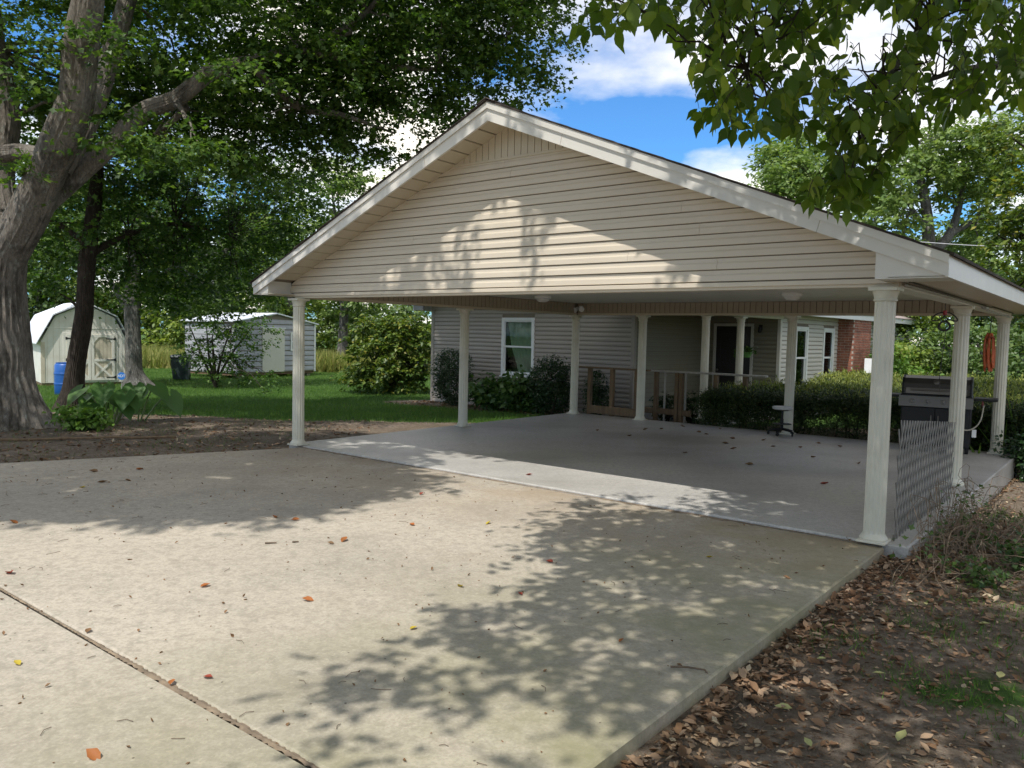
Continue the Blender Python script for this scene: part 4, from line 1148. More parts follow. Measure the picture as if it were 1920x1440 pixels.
# blue drum
p = at(123, 735, 23.2); p.z = float(gz(p.x, p.y))
bd = thing('plastic_drum', 'blue plastic drum standing behind the leaning dark trunk', 'barrel', p)
pr = [(.27, 0), (.285, .02), (.29, .28), (.30, .29), (.30, .33), (.29, .34), (.29, .58), (.30, .59), (.30, .63), (.29, .64), (.28, .86), (.25, .90), (.24, .905)]
MB().lathe(pr, 28).build('body', BLUE, bd, True)
MB().lathe([(.245, .902), (.25, .93), (.235, .932), (.23, .915), (.0, .912)], 28).build('rim', BLUE, bd, True)
MB().lathe([(.03, .91), (.03, .945), (.0, .947)], 10, (.1, .05, 0)).build('bung', BLACK, bd, True)
# wheeled bin
p = at(340, 714, 31.5); p.z = float(gz(p.x, p.y))
wbn = thing('wheeled_bin', 'dark green wheeled rubbish bin beside the grey shed', 'bin', p, .25)
bm_ = MB(); bm_.add([(-.27, -.3, .04), (.27, -.3, .04), (.27, .3, .04), (-.27, .3, .04), (-.35, -.40, .92), (.35, -.40, .92), (.35, .38, .92), (-.35, .38, .92)],
                    [(0, 3, 2, 1), (4, 5, 6, 7), (0, 1, 5, 4), (1, 2, 6, 5), (2, 3, 7, 6), (3, 0, 4, 7)])
bm_.build('body', BINGREEN, wbn)
MB().add([(-.37, -.43, .922), (.37, -.43, .922), (.37, .42, .922), (-.37, .42, .922), (-.33, -.38, 1.0), (.33, -.38, 1.0), (.35, .40, .99), (-.35, .40, .99)],
         [(0, 3, 2, 1), (4, 5, 6, 7), (0, 1, 5, 4), (1, 2, 6, 5), (2, 3, 7, 6), (3, 0, 4, 7)]).build('lid', BINGREEN, wbn)
for s_ in (-1, 1):
    w_ = MB().lathe([(.05, -.03), (.13, -.03), (.13, .03), (.05, .03)], 18).build('wheel', RUBBER, wbn, True, (s_ * .26, .33, .13)); w_.rotation_euler = (0, math.pi / 2, 0)
MB().tube([(-.3, .45, .93), (.3, .45, .93)], .018, 8).build('handle', BINGREEN, wbn)
# yard sign: blue octagon
p = at(228, 705, 25.6); g_ = float(gz(p.x, p.y))
sg = thing('yard_sign', 'small blue octagonal security sign by the right corner of the cream shed', 'sign', (p.x, p.y, g_), .12)
oc = [(.13 * math.cos(math.pi / 8 + k * math.pi / 4), p.z - g_ + .13 * math.sin(math.pi / 8 + k * math.pi / 4)) for k in range(8)]
MB().ext(oc, -.012, 0).build('sign_board', plain('sign_blue', (.03, .16, .50), .4), sg)
fc = bpy.data.curves.new('lettering', 'FONT'); fc.body = 'ADT'; fc.size = .12; fc.align_x = 'CENTER'; fc.align_y = 'CENTER'; fc.extrude = .001
fc.materials.append(WHITE)
_tmp = bpy.data.objects.new('lettering', fc); COL.objects.link(_tmp)
bpy.context.view_layer.update()
fme = bpy.data.meshes.new_from_object(_tmp.evaluated_get(bpy.context.evaluated_depsgraph_get())); bpy.data.objects.remove(_tmp)
fo = inst('lettering', fme, sg, (0, -.0145, p.z - g_), 0, (math.pi / 2, 0, 0))
MB().tube([(0, .006, 0), (0, .006, p.z - g_)], .008, 6).build('stake', CONDUIT, sg)

# ------------------------------------------------------------------ grill, stool, lattice, hanging cords
gpos = uv(7.34, 6.9, 0.0)
gr_ = thing('gas_grill', 'black gas grill with grey lid and steel knob panel at the carport corner', 'grill', gpos, -TH + .10)
LWd = .46
lid = MB()
arc = [(-.24, .0), (-.25, .06), (-.22, .17), (-.14, .25), (-.02, .29), (.14, .28), (.22, .2), (.24, 0)]
lid.ext([(a, .93 + b) for a, b in arc][::-1], -LWd, LWd, 'x')
ld = lid.build('lid', GREYLID, gr_)
for s_ in (-1, 1): MB().ext([(a * 1.03, .928 + b * 1.03) for a, b in arc][::-1], s_ * LWd + (.0 if s_ > 0 else -.03), s_ * LWd + (.03 if s_ > 0 else 0), 'x').build('lid_end', BLACK, ld)
MB().tube([(-.36, -.30, 1.0), (.36, -.30, 1.0)], .014, 10).tube([(-.33, -.30, 1.0), (-.33, -.24, 1.0)], .01, 6).tube([(.33, -.30, 1.0), (.33, -.24, 1.0)], .01, 6).build('lid_handle', STEEL, ld, True)
MB().cbox(-.43, .43, -.262, -.247, .935, 1.03, .004).build('lid_band', STEEL, ld)
tg = MB().lathe([(.045, 0), (.045, .012), (.038, .016), (.0, .016)], 18).build('thermometer', STEEL, ld, True, (.0, -.212, 1.13)); tg.rotation_euler = (1.15, 0, 0)
MB().cbox(-.50, .50, -.25, .25, .74, .927, .008).build('firebox', BLACK, gr_)
cpn = MB().ext([(-.31, .735), (-.285, .90), (-.252, .90), (-.252, .735)], -.52, .52, 'x').build('control_panel', STEEL, gr_)
for x in (-.33, -.11, .11, .33):
    kb = MB().lathe([(.032, 0), (.030, .028), (.018, .032), (.0, .032)], 16).cbox(-.006, .006, -.026, .026, .032, .042, .002)
    k_ = kb.build('knob', STEEL, cpn, True, (x, -.300, .82)); k_.rotation_euler = (math.pi / 2 - .15, 0, 0)
for s_ in (-1, 1):
    MB().cbox(min(s_ * .52, s_ * .84), max(s_ * .52, s_ * .84), -.24, .22, .865, .905, .008).build('side_shelf', BLACK, gr_)
MB().cbox(-.49, .49, -.24, .24, .12, .735, .008).build('cabinet', BLACK, gr_)
for s_ in (-1, 1):
    dd = MB().cbox(min(s_ * .004, s_ * .47), max(s_ * .004, s_ * .47), -.262, -.241, .14, .72, .006).build('cabinet_door', BLACK, gr_)
    MB().tube([(s_ * .05, -.285, .3), (s_ * .05, -.285, .6)], .008, 8).build('handle', STEEL, dd)
    w_ = MB().lathe([(.03, -.025), (.085, -.025), (.085, .025), (.03, .025)], 18).build('wheel', RUBBER, gr_, True, (s_ * .45, .0, .087)); w_.rotation_euler = (0, math.pi / 2, 0)
MB().tube(ring_path([(.20, -.26, .78), (.22, -.32, .60), (.34, -.34, .44), (.50, -.3, .42), (.62, -.26, .55), (.66, -.22, .80)], 5), .010, 8).build('gas_hose', plain('hose_pale', (.40, .36, .29), .6), gr_, True)
MB().cbox(.52, .58, -.26, -.24, .30, .42, .003).build('tag', WHITE, gr_)

p = uv(4.78, 7.12, 0.0)
st = thing('rolling_stool', 'low rolling stool with pale flat seat by a back column', 'stool', p, .3)
MB().lathe([(.0, .47), (.15, .472), (.175, .485), (.178, .515), (.165, .53), (.0, .532)], 28).build('seat', plain('stool_seat', (.52, .50, .47), .5), st, True)
MB().lathe([(.10, .455), (.12, .469), (.0, .4695)], 18).build('seat_plate', BLACK, st, True)
MB().lathe([(.03, .1), (.03, .30), (.018, .31), (.018, .455)], 14).build('stem', BLACK, st, True)
MB().lathe([(.11, .20), (.17, .205), (.17, .215), (.0, .217)], 24).build('tool_tray', BLACK, st, True)
for k in range(5):
    g = 2 * math.pi * k / 5
    lg = MB().tube([(0, 0, .12), (.13 * math.cos(g), .13 * math.sin(g), .10), (.23 * math.cos(g), .23 * math.sin(g), .075)], [.022, .018, .014], 8).build('leg', BLACK, st, True)
    cs = MB().lathe([(.008, -.012), (.03, -.012), (.03, .012), (.008, .012)], 14).build('caster', RUBBER, lg, True, (.23 * math.cos(g), .23 * math.sin(g), .031)); cs.rotation_euler = (0, math.pi / 2, g + .5)

# expanding trellis leaning along the right-hand side
la_ = thing('expanding_trellis', 'grey expanding lattice panel leaning along the carport edge by the front column', 'trellis', uv(8.27, .14, 0), -TH + math.pi / 2)
LL = 2.6; ns = 22
def tz(x): return 1.06 - .20 * x / LL
sm = {}
for k in range(-7, ns + 1):
    for s_, yy in ((1, -.004), (-1, .004)):
        xs = LL * k / ns + LL / ns / 2
        # a slat climbs steeply: run .75 m over the full height
        run = .62
        if s_ > 0: a, b = (xs, -.12), (xs + run, 1.10)
        else: a, b = (xs + run, -.12), (xs, 1.10)
        # clip to 0..LL and below the top line
        def f(t): return (a[0] + (b[0] - a[0]) * t, a[1] + (b[1] - a[1]) * t)
        ts = [t / 500 for t in range(501) if 0 <= f(t / 500)[0] <= LL and f(t / 500)[1] <= tz(f(t / 500)[0])]
        if len(ts) < 60: continue
        pts = []
        for t in (ts[0], (ts[0] + ts[-1]) / 2, ts[-1]):
            x, z_ = f(t); pts.append((x, yy + .012 * math.sin(x * 1.6), z_))
        mb = MB(); w = .0165
        V = []
        for (x, y, z_) in pts:
            for dx, dy in ((-w, -.003), (w, -.003), (w, .003), (-w, .003)): V.append((x + dx, y + dy, z_))
        fcs = [(0, 3, 2, 1), (8, 9, 10, 11)]
        for r_ in (0, 4):
            for j in range(4): fcs.append((r_ + j, r_ + (j + 1) % 4, r_ + 4 + (j + 1) % 4, r_ + 4 + j))
        mb.add(V, fcs).build('slat', GALV, la_)

# coil of dark cord hanging by the middle right column
hk = at(1773, 566, 9.35)
hc = thing('hanging_cord_coil', 'dark coiled cord hanging in loops above the grill', 'cord', hk)
zb = -.06
def loop(cx, cz, rx, rz_, tilt, r, n=26):
    return [(cx + rx * math.cos(2 * math.pi * k / n) * math.cos(tilt) - rz_ * math.sin(2 * math.pi * k / n) * math.sin(tilt), .012 * math.sin(4 * math.pi * k / n),
             cz + rx * math.cos(2 * math.pi * k / n) * math.sin(tilt) + rz_ * math.sin(2 * math.pi * k / n) * math.cos(tilt)) for k in range(n + 1)]
mb = MB()
mb.tube(loop(-.075, -.175, .085, .035, .45, .008), .008, 7).tube(loop(.075, -.175, .085, .035, -.45, .008), .008, 7)
for r_ in (.060, .066, .072): mb.tube(loop(.0, -.28, r_, r_ * .82, .1, .008), .0075, 7)
mb.build('loop', DKCORD, hc, True)
MB().tube([(0, 0, -.145), (0, 0, -.06), (.004, 0, .06)], .005, 6).build('hook_line', DKCORD, hc)
MB().cbox(-.018, .018, -.02, .02, -.155, -.10, .006).build('tie', REDPL, hc)
MB().tube(ring_path([(.03, 0, -.2), (.02, .02, -.5), (.0, .04, -.85), (.01, .05, -1.05)], 5), .004, 6).build('tail', DKCORD, hc)
# orange extension cord
ok = at(1857, 622, 11.35)
oc_ = thing('orange_extension_cord', 'bundled orange extension cord hanging beside the far right column', 'cord', ok)
mb = MB()
for k in range(13):
    x = -.075 + .15 * k / 12; L = .50 + .06 * math.sin(k * 2.1); y = .03 * math.sin(k * 1.3)
    mb.tube(ring_path([(x * .35, y, -.02), (x * .9, y, -.12), (x, y, -L * .6), (x * .8 + .012, y, -L), (x * .8 + .03, y + .01, -L * .96), (x + .02, y + .02, -L * .5), (x * .4 + .01, y + .015, -.03)], 4), .0085, 6)
mb.build('cord_bundle', ORANGE, oc_, True)
MB().tube(ring_path([(-.05, -.02, -.1), (0, -.045, -.07), (.05, -.02, -.1), (0, .05, -.09), (-.05, -.02, -.1)], 4), .012, 6).build('wrap', plain('orange_dark', (.22, .045, .015), .6), oc_, True)
MB().tube([(0, 0, -.03), (.0, 0, .1), (.01, 0, .22)], .006, 6).build('hanger', DKCORD, oc_)
# white sign behind the hedge
p = at(1632, 686, 18.4); g_ = float(gz(p.x, p.y))
ws = thing('white_yard_sign', 'blank white sign on a stake behind the hedge', 'sign', (p.x, p.y, g_), -.35)
MB().cbox(-.13, .13, -.004, .004, p.z - g_ - .17, p.z - g_ + .17, .002).build('sign_board', plain('sign_white', (.86, .86, .86), .5), ws)
MB().tube([(-.09, .008, 0), (-.09, .008, p.z - g_ + .1)], .006, 6).build('stake', BLACK, ws)
# overhead wire on the right
wq = MB().tube(ring_path([at(1560, 438, 30), at(1745, 455, 26), at(1900, 462, 23), at(2200, 455, 18)], 8), .012, 6)
tag(wq.build('overhead_wire', plain('wire', (.55, .55, .55), .5), None), 'pale overhead wire crossing before the trees at right', 'wire')
# ------------------------------------------------------------------ trees
def tree(name, label, cat, base, wood, limbs, lobes, leaf, per_m2=3.0, per=42, spread=.38, size=.11, tmpl=T_RHOMB, group=None, keep=None, trunk_n=14, flare=None, inner=.5, twigs=40, droop=.15, extra=None):
    """limbs: list of (points, radii), the first is the trunk"""
    base = Vector(base)
    t = thing(name, label, cat, base, 0, group)
    def loc(pts): return [Vector(p) - base for p in pts]
    pts, rad = limbs[0]
    mb = bark_tube(loc(pts), rad, trunk_n * 5, 26 if trunk_n > 16 else 8, .11, len(name), 31, flare)
    mb.build('trunk', wood, t, True)
    for pts, rad in limbs[1:]:
        bark_tube(loc(pts), rad, 56 if rad[0] > .15 else 10, 14 if rad[0] > .15 else 5, .08, int(rad[0] * 1e4), 23).build('limb', wood, t, True)
    C, Cn = lobe_clumps([(Vector(c) - base, r) for c, r in lobes], per_m2, inner)
    if keep is not None:
        m = keep(C + np.array(base)); C, Cn = C[m], Cn[m]
    V, Fc = spray_foliage(C, Cn, per, spread, size, tmpl, droop=droop)
    inst('crown', npmesh('crown', V, Fc, leaf), t)
    # fine branches running from the limbs out to the clumps
    if twigs and len(C):
        ends = []
        for pts, rad in limbs: ends += [(p, r) for p, r in zip(loc(pts), rad)][1:]
        E_ = np.array([e[0] for e in ends]); b = MB()
        for k in rng.choice(len(C), min(twigs, len(C)), replace=False):
            d = np.linalg.norm(E_ - C[k], axis=1); j = int(d.argmin())
            r = min(.05, ends[j][1] * .5)
            if d[j] > .3: b.tube(wig(E_[j], C[k], 5, .06, -.05), list(np.linspace(r, .007, 6)), 5, False)
        if b.v: b.build('branches', wood, t, True)['kind'] = 'stuff'
    return t
def L3(rows): return [at(*r) for r in rows]

# the big maple at the left edge
bp = at(2, 790, 13.9); bp.z = float(gz(bp.x, bp.y)) - .05
tr0 = at(-8, 560, 13.9); tr1 = at(-4, 470, 13.8)
limbs = [([bp, bp + Vector((.0, 0, .7)), tr0, tr1, at(2, 400, 13.9)], [.58, .51, .48, .43, .34]),
         (L3([(5, 490, 13.8), (55, 400, 13.6), (100, 295, 13.3), (140, 195, 13.0), (150, 95, 12.8), (165, 0, 12.6), (185, -140, 12.4)]), [.36, .325, .295, .27, .245, .215, .16]),
         (L3([(85, 385, 13.7), (145, 328, 13.9), (205, 275, 14.0), (265, 212, 14.1), (330, 185, 14.2), (395, 135, 14.3), (465, 115, 14.5), (560, 92, 14.9), (660, 60, 15.2)]), [.17, .165, .155, .145, .14, .13, .10, .075, .04]),
         (L3([(115, 320, 13.5), (160, 240, 13.7), (190, 160, 14), (215, 80, 14.1), (238, 0, 14.2), (270, -120, 14.4)]), [.17, .165, .16, .15, .14, .10]),
         (L3([(0, 470, 14.2), (-18, 330, 14.6), (0, 220, 14.9), (-20, 90, 15), (-40, -80, 15)]), [.42, .36, .32, .28, .2]),
         (L3([(-10, 290, 14.6), (40, 285, 14.4), (95, 290, 14.0)]), [.16, .14, .10]),
         (L3([(350, 200, 14.3), (315, 235, 14.6), (290, 250, 14.8)]), [.06, .05, .03]),
         (L3([(465, 115, 14.5), (560, 200, 15.2), (640, 215, 15.6), (740, 250, 16)]), [.09, .07, .05, .02]),
         (L3([(560, 92, 14.9), (700, 120, 15.6), (820, 130, 16), (930, 120, 16.4)]), [.08, .06, .045, .02]),
         (L3([(600, 80, 15), (690, 20, 15.3), (740, -60, 15.5)]), [.06, .05, .03])]
lobes = [px_lobe(*q) for q in [(90, 90, 16, 190, 140, 1.8), (320, 60, 16, 170, 120, 2), (520, 30, 15.5, 170, 100, 2), (700, 30, 16, 150, 100, 1.8), (860, 40, 16, 130, 80, 1.6),
                               (960, 60, 16.5, 105, 75, 1.3), (940, 150, 16.8, 85, 55, 1.0), (780, 130, 16.2, 110, 70, 1.3), (610, 150, 16, 120, 80, 1.4), (470, 190, 16, 120, 80, 1.5),
                               (790, 215, 16.5, 75, 45, .8), (880, 210, 17, 80, 45, .8), (620, 250, 16.5, 90, 50, 1.0), (700, 300, 17, 40, 30, .5),
                               (330, 190, 17, 110, 80, 1.4), (200, 200, 17, 110, 90, 1.3), (60, 250, 17, 90, 90, 1.2),
                               (215, 235, 12.9, 45, 35, .4), (70, 130, 12.9, 55, 60, .5), (30, 330, 13.0, 45, 35, .4), (330, 290, 13.2, 80, 40, .6), (470, 140, 13.6, 60, 40, .5), (240, 60, 12.7, 60, 45, .5), (560, 120, 15, 110, 60, 1.2), (680, 190, 15.5, 90, 60, 1.0), (450, 260, 16.5, 110, 60, 1.2), (540, 210, 17.5, 120, 70, 1.2), (300, -130, 15, 420, 110, 3), (780, -110, 16, 260, 90, 2.5), (1000, -40, 16.5, 70, 50, 1)]]
tree('maple_tree', 'massive maple with pale forked limbs at the left edge', 'tree', bp, BARK_MAPLE, limbs, lobes + [(uv(a_, b_, c_), (2.2, 2.0, 1.2)) for a_, b_, c_ in ((-.8, 4.2, 10.6), (-3.2, 4.0, 10.4), (-5.4, 4.4, 10.0), (-2, 6.2, 10.2), (-4.6, 6.4, 9.8), (1.4, 4.6, 11.4), (.2, 6.6, 10.6))], LF_MAPLE, 3.9, 50, .44, .105, T_LOBED, flare=(1.5, .42, .45), trunk_n=22, twigs=150)

# leaning dark tree behind it
b2 = at(135, 757, 18.0); b2.z = float(gz(b2.x, b2.y)) - .05
limbs = [([b2, at(142, 690, 18), at(158, 590, 18), at(163, 500, 18), at(175, 400, 18), at(185, 300, 18.2)], [.23, .20, .19, .18, .16, .10]),
         (L3([(163, 480, 18), (240, 440, 18.4), (330, 420, 18.8), (430, 440, 19)]), [.08, .06, .05, .02]),
         (L3([(165, 460, 18), (110, 420, 18), (60, 400, 18)]), [.07, .05, .02])]
lobes = [px_lobe(*q) for q in [(150, 400, 18.5, 130, 80, 1.4), (290, 400, 19, 120, 80, 1.5), (120, 510, 18.8, 70, 35, .7), (240, 500, 19.2, 90, 50, 1.0), (350, 490, 19.5, 100, 55, 1.1), (440, 440, 20, 110, 60, 1.2), (400, 340, 19.5, 120, 70, 1.3), (180, 300, 19, 120, 60, 1.2), (470, 520, 20.5, 85, 35, .9)]]
tree('leaning_tree', 'slim dark-trunked tree leaning in front of the cream shed', 'tree', b2, BARK_DARK, limbs, lobes + [px_lobe(*q) for q in [(250, 330, 20, 130, 60, 1.2), (500, 400, 20.5, 80, 60, 1.1), (330, 550, 20.5, 80, 26, .9), (60, 470, 19, 60, 50, .9), (520, 300, 21, 80, 60, 1.0), (590, 370, 22, 45, 45, .8)]], LF_DARKM, 3.6, 42, .40, .105, T_LOBED, twigs=90, flare=(.7, .5, .3), droop=.3)
# grey tree between the sheds
b3 = at(258, 714, 27.5); b3.z = float(gz(b3.x, b3.y)) - .05
limbs = [([b3, at(252, 690, 27.5), at(250, 640, 27.5), at(248, 580, 27.5), at(250, 500, 27.6), at(260, 400, 27.8)], [.34, .27, .26, .25, .22, .12]),
         (L3([(249, 600, 27.5), (215, 540, 27.6), (180, 480, 27.8)]), [.10, .08, .04]),
         (L3([(250, 560, 27.5), (330, 500, 28), (420, 470, 28.4)]), [.12, .09, .04])]
lobes = [px_lobe(*q) for q in [(250, 440, 28, 150, 90, 2.4), (400, 430, 29, 120, 80, 2.2), (300, 540, 28.5, 90, 30, 1.4), (420, 545, 29, 85, 38, 1.4), (500, 480, 30, 80, 60, 1.8)]]
tree('grey_barked_tree', 'grey-barked tree standing between the cream shed and the bin', 'tree', b3, BARK_GREY, limbs, lobes, LF_MAPLE, 2.4, 40, .50, .14, T_LOBED, flare=(.8, .5, .4), twigs=60, droop=.3)
# small many-stemmed tree on the lawn
b4 = gp(405, 727)
dd4 = b4.y
limbs = [([b4, at(402, 690, dd4), at(398, 640, dd4)], [.07, .055, .03])] + \
        [(L3([(403, 722, dd4), (px, 670, dd4 + dz), (px + sx, 610, dd4 + 2 * dz)]), [.055, .04, .015]) for px, sx, dz in ((380, -25, .2), (415, 20, -.2), (430, 45, .3), (392, -5, .5))]
lobes = [px_lobe(*q) for q in [(400, 630, dd4, 62, 45, .8), (370, 660, dd4, 50, 28, .7), (440, 650, dd4, 42, 40, .7), (420, 600, dd4, 60, 30, .8), (410, 690, dd4, 48, 24, .6), (470, 690, dd4, 28, 26, .4), (490, 620, dd4, 30, 20, .4), (520, 735, dd4 - 2, 26, 14, .3), (455, 715, dd4, 30, 12, .3), (505, 700, dd4, 18, 16, .3)]]
tree('small_lawn_tree', 'small many-stemmed tree on the lawn in front of the grey shed', 'tree', b4, BARK_DARK, limbs, lobes, LF_DARKM, 3.4, 36, .28, .10, T_RHOMB, twigs=60, droop=.3)
# hanging sprays of the maple over the lawn (lower right twigs)
# large shrub at the corner of the house
b5 = gp(735, 737); d5 = b5.y
limbs = [([b5, at(733, 700, d5), at(725, 650, d5)], [.06, .05, .02])] + [(L3([(735, 735, d5), (px, 680, d5), (px2, 630, d5)]), [.05, .035, .012]) for px, px2 in ((700, 680), (760, 775), (720, 715), (745, 750))]
lobes = [px_lobe(*q) for q in [(735, 640, d5, 65, 45, 1.0), (700, 680, d5 - .2, 50, 42, .9), (775, 660, d5, 45, 60, .9), (735, 705, d5 - .4, 75, 28, .9), (690, 620, d5 + .3, 35, 28, .7), (760, 608, d5 + .2, 45, 22, .8), (675, 705, d5, 30, 14, .5)]]
tree('corner_shrub', 'tall leafy shrub with yellow-green top at the house corner', 'shrub', b5, BARK_DARK, limbs, lobes, LF_SHRUB, 7.0, 30, .22, .14, T_RHOMB, twigs=40, droop=.25, inner=.35)

# ------------------------------------------------------------------ woods behind
def far_tree(name, label, px, py_base, depth, top_py, half_px, leaf, group=None, seed=0, per=30, size=.22, dens=.9, low=.15, wood=None):
    g = at(px, py_base, depth); g.z = float(gz(g.x, g.y)); ztop = at(px, top_py, depth).z; h = ztop - g.z
    rw = half_px * depth / F_PX
    r = random.Random(seed)
    lobes = []
    for k in range(9):
        a = r.uniform(0, 6.28); q = r.uniform(.25, .8) * rw; f = r.uniform(low, .92)
        lr = rw * r.uniform(.38, .60) * (1.15 - .5 * f)
        lobes.append((g + Vector((q * math.cos(a) * (1.1 - .6 * f), .8 * q * math.sin(a), h * f)), (lr, lr * .9, min(lr * .8, h * .22))))
    lobes.append((g + Vector((0, 0, h * .88)), (rw * .45, rw * .4, h * .12)))
    limbs = [([g, g + Vector((r.uniform(-.2, .2), 0, h * .35)), g + Vector((r.uniform(-.5, .5), 0, h * .8))], [max(.08, h * .025), h * .018, .03])]
    for k in range(3):
        c = Vector(lobes[k][0]); limbs.append(([g + Vector((0, 0, h * .3)), (g + Vector((0, 0, h * .4))).lerp(c, .6), c], [h * .012, h * .008, .02]))
    tree(name, label, 'tree', g, wood or BARK_GREY, limbs, lobes, leaf, dens, per, .62, size, T_RHOMB, group, twigs=0, inner=.4)
# right, behind the roof line
far_tree('woodland_tree', 'light green bushy tree rising behind the middle of the right roof slope', 1478, 660, 40, 235, 125, LF_FAR, 'trees behind the house', 3, 38, .24, 2.0, .40)
def open_tree():
    d = 31; g = at(1745, 660, d); g.z = float(gz(g.x, g.y))
    limbs = [([g, at(1746, 560, d), at(1742, 470, d), at(1738, 400, d), at(1725, 330, d), at(1715, 270, d)], [.30, .26, .22, .18, .12, .05]),
             (L3([(1744, 480, d), (1780, 440, d + .5), (1800, 380, d + 1), (1815, 300, d + 1)]), [.18, .16, .12, .05]),
             (L3([(1740, 430, d), (1712, 395, d), (1690, 350, d)]), [.12, .09, .03]),
             (L3([(1780, 440, d + .5), (1830, 410, d + 1), (1880, 350, d + 1)]), [.12, .09, .03])]
    lobes = [px_lobe(*q) for q in [(1700, 330, d, 60, 45, 1.6), (1740, 280, d, 70, 45, 1.6), (1820, 270, d, 75, 45, 1.7), (1880, 320, d, 60, 50, 1.6), (1690, 400, d, 45, 38, 1.2), (1800, 350, d + 1, 60, 30, 1.4), (1680, 450, d, 40, 30, 1), (1870, 420, d + 1, 50, 35, 1.2), (1900, 250, d, 60, 40, 1.4), (1770, 470, d + 2, 70, 22, 1.4), (1640, 350, d + 1, 35, 40, 1.0)]]
    tree('open_crowned_tree', 'tall pale green tree with forked trunk beyond the right eave', 'tree', g, BARK_GREY, limbs, lobes, LF_FAR, 2.6, 38, .5, .19, T_RHOMB, 'trees behind the house', twigs=60, inner=.35)
open_tree()
far_tree('woodland_tree', 'hazy green tree behind the forked pale tree', 1815, 660, 46, 285, 120, LF_FAR, 'trees behind the house', 31, 34, .26, 1.3, .25)
far_tree('woodland_tree', 'hazy green tree between the bushy tree and the forked pale tree', 1630, 660, 48, 330, 90, LF_FAR, 'trees behind the house', 33, 34, .26, 1.3, .25)
def edge_tree():
    d = 13.5; g = at(2080, 820, d); g.z = float(gz(g.x, g.y))
    limbs = [([g, at(2075, 600, d), at(2060, 400, d), at(2050, 150, d)], [.16, .13, .10, .05]),
             (L3([(2070, 560, d), (1990, 500, d), (1920, 470, d), (1870, 440, d)]), [.06, .05, .03, .01]),
             (L3([(2060, 380, d), (1980, 320, d), (1900, 260, d)]), [.06, .04, .01])]
    lobes = [px_lobe(*q) for q in [(1920, 460, d, 60, 60, .7), (1900, 380, d, 45, 45, .5), (1900, 250, d + .3, 45, 45, .5), (1980, 350, d, 80, 120, 1), (1900, 545, d + 1, 55, 40, .6), (2000, 560, d, 80, 60, .9)]]
    tree('edge_tree', 'dark leafy tree at the right edge above the eave', 'tree', g, BARK_DARK, limbs, lobes, LF_SHRUB, 7.0, 30, .26, .105, T_RHOMB, twigs=60, droop=.3)
edge_tree()
# woods beyond the grill
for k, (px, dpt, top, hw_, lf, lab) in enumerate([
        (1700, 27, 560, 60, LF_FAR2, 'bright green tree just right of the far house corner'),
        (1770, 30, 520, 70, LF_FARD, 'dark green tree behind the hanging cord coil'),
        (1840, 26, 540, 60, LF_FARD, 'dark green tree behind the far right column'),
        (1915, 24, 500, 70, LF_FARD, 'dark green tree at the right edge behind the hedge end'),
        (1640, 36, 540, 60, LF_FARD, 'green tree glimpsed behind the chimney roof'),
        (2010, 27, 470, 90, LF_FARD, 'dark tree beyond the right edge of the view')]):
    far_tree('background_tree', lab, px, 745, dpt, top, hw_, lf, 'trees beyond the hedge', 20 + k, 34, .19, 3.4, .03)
for k, (px, dpt, top, hw_, lf, lab) in enumerate([
        (1668, 24.5, 640, 34, LF_FAR2, 'low bright bush between the sign and the far house corner'), (1725, 25, 618, 38, LF_FARD, 'low bush left of the hanging cord coil'), (1790, 24, 605, 40, LF_FARD, 'low dense bush behind the grill lid'),
        (1850, 22.5, 610, 40, LF_FARD, 'low dense bush behind the orange cord'), (1915, 21, 600, 45, LF_FARD, 'low dense bush at the right edge behind the flower stems'), (1990, 21, 590, 50, LF_FARD, 'dense bush just beyond the right edge')]):
    far_tree('understory_bush', lab, px, 750, dpt, top, hw_, lf, 'bushes beyond the hedge', 80 + k, 34, .13, 7.0, .02)
# left, beyond the sheds
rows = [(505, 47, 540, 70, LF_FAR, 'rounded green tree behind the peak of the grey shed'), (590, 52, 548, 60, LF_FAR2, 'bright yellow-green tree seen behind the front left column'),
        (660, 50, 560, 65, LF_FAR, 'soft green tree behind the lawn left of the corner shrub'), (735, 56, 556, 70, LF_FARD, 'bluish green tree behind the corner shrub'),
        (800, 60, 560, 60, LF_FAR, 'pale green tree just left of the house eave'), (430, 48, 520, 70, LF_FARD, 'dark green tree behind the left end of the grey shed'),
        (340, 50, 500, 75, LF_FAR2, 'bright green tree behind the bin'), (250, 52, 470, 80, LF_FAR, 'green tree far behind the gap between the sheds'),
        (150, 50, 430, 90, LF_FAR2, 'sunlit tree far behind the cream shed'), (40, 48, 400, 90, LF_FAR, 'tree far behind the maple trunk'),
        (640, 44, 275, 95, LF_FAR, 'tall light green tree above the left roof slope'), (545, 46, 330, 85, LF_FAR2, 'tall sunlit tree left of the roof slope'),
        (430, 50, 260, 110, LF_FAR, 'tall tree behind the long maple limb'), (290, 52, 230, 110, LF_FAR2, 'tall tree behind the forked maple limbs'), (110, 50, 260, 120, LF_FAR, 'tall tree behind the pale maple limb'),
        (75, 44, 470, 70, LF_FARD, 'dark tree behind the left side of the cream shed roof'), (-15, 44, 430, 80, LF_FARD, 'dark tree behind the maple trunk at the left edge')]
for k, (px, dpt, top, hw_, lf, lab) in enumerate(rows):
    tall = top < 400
    far_tree('woodland_tree', lab, px, 675, dpt, top, hw_, lf, 'trees along the far field', 50 + k, 32, .28 if not tall else .24, 1.3 if not tall else 1.7, .04 if not tall else .25)

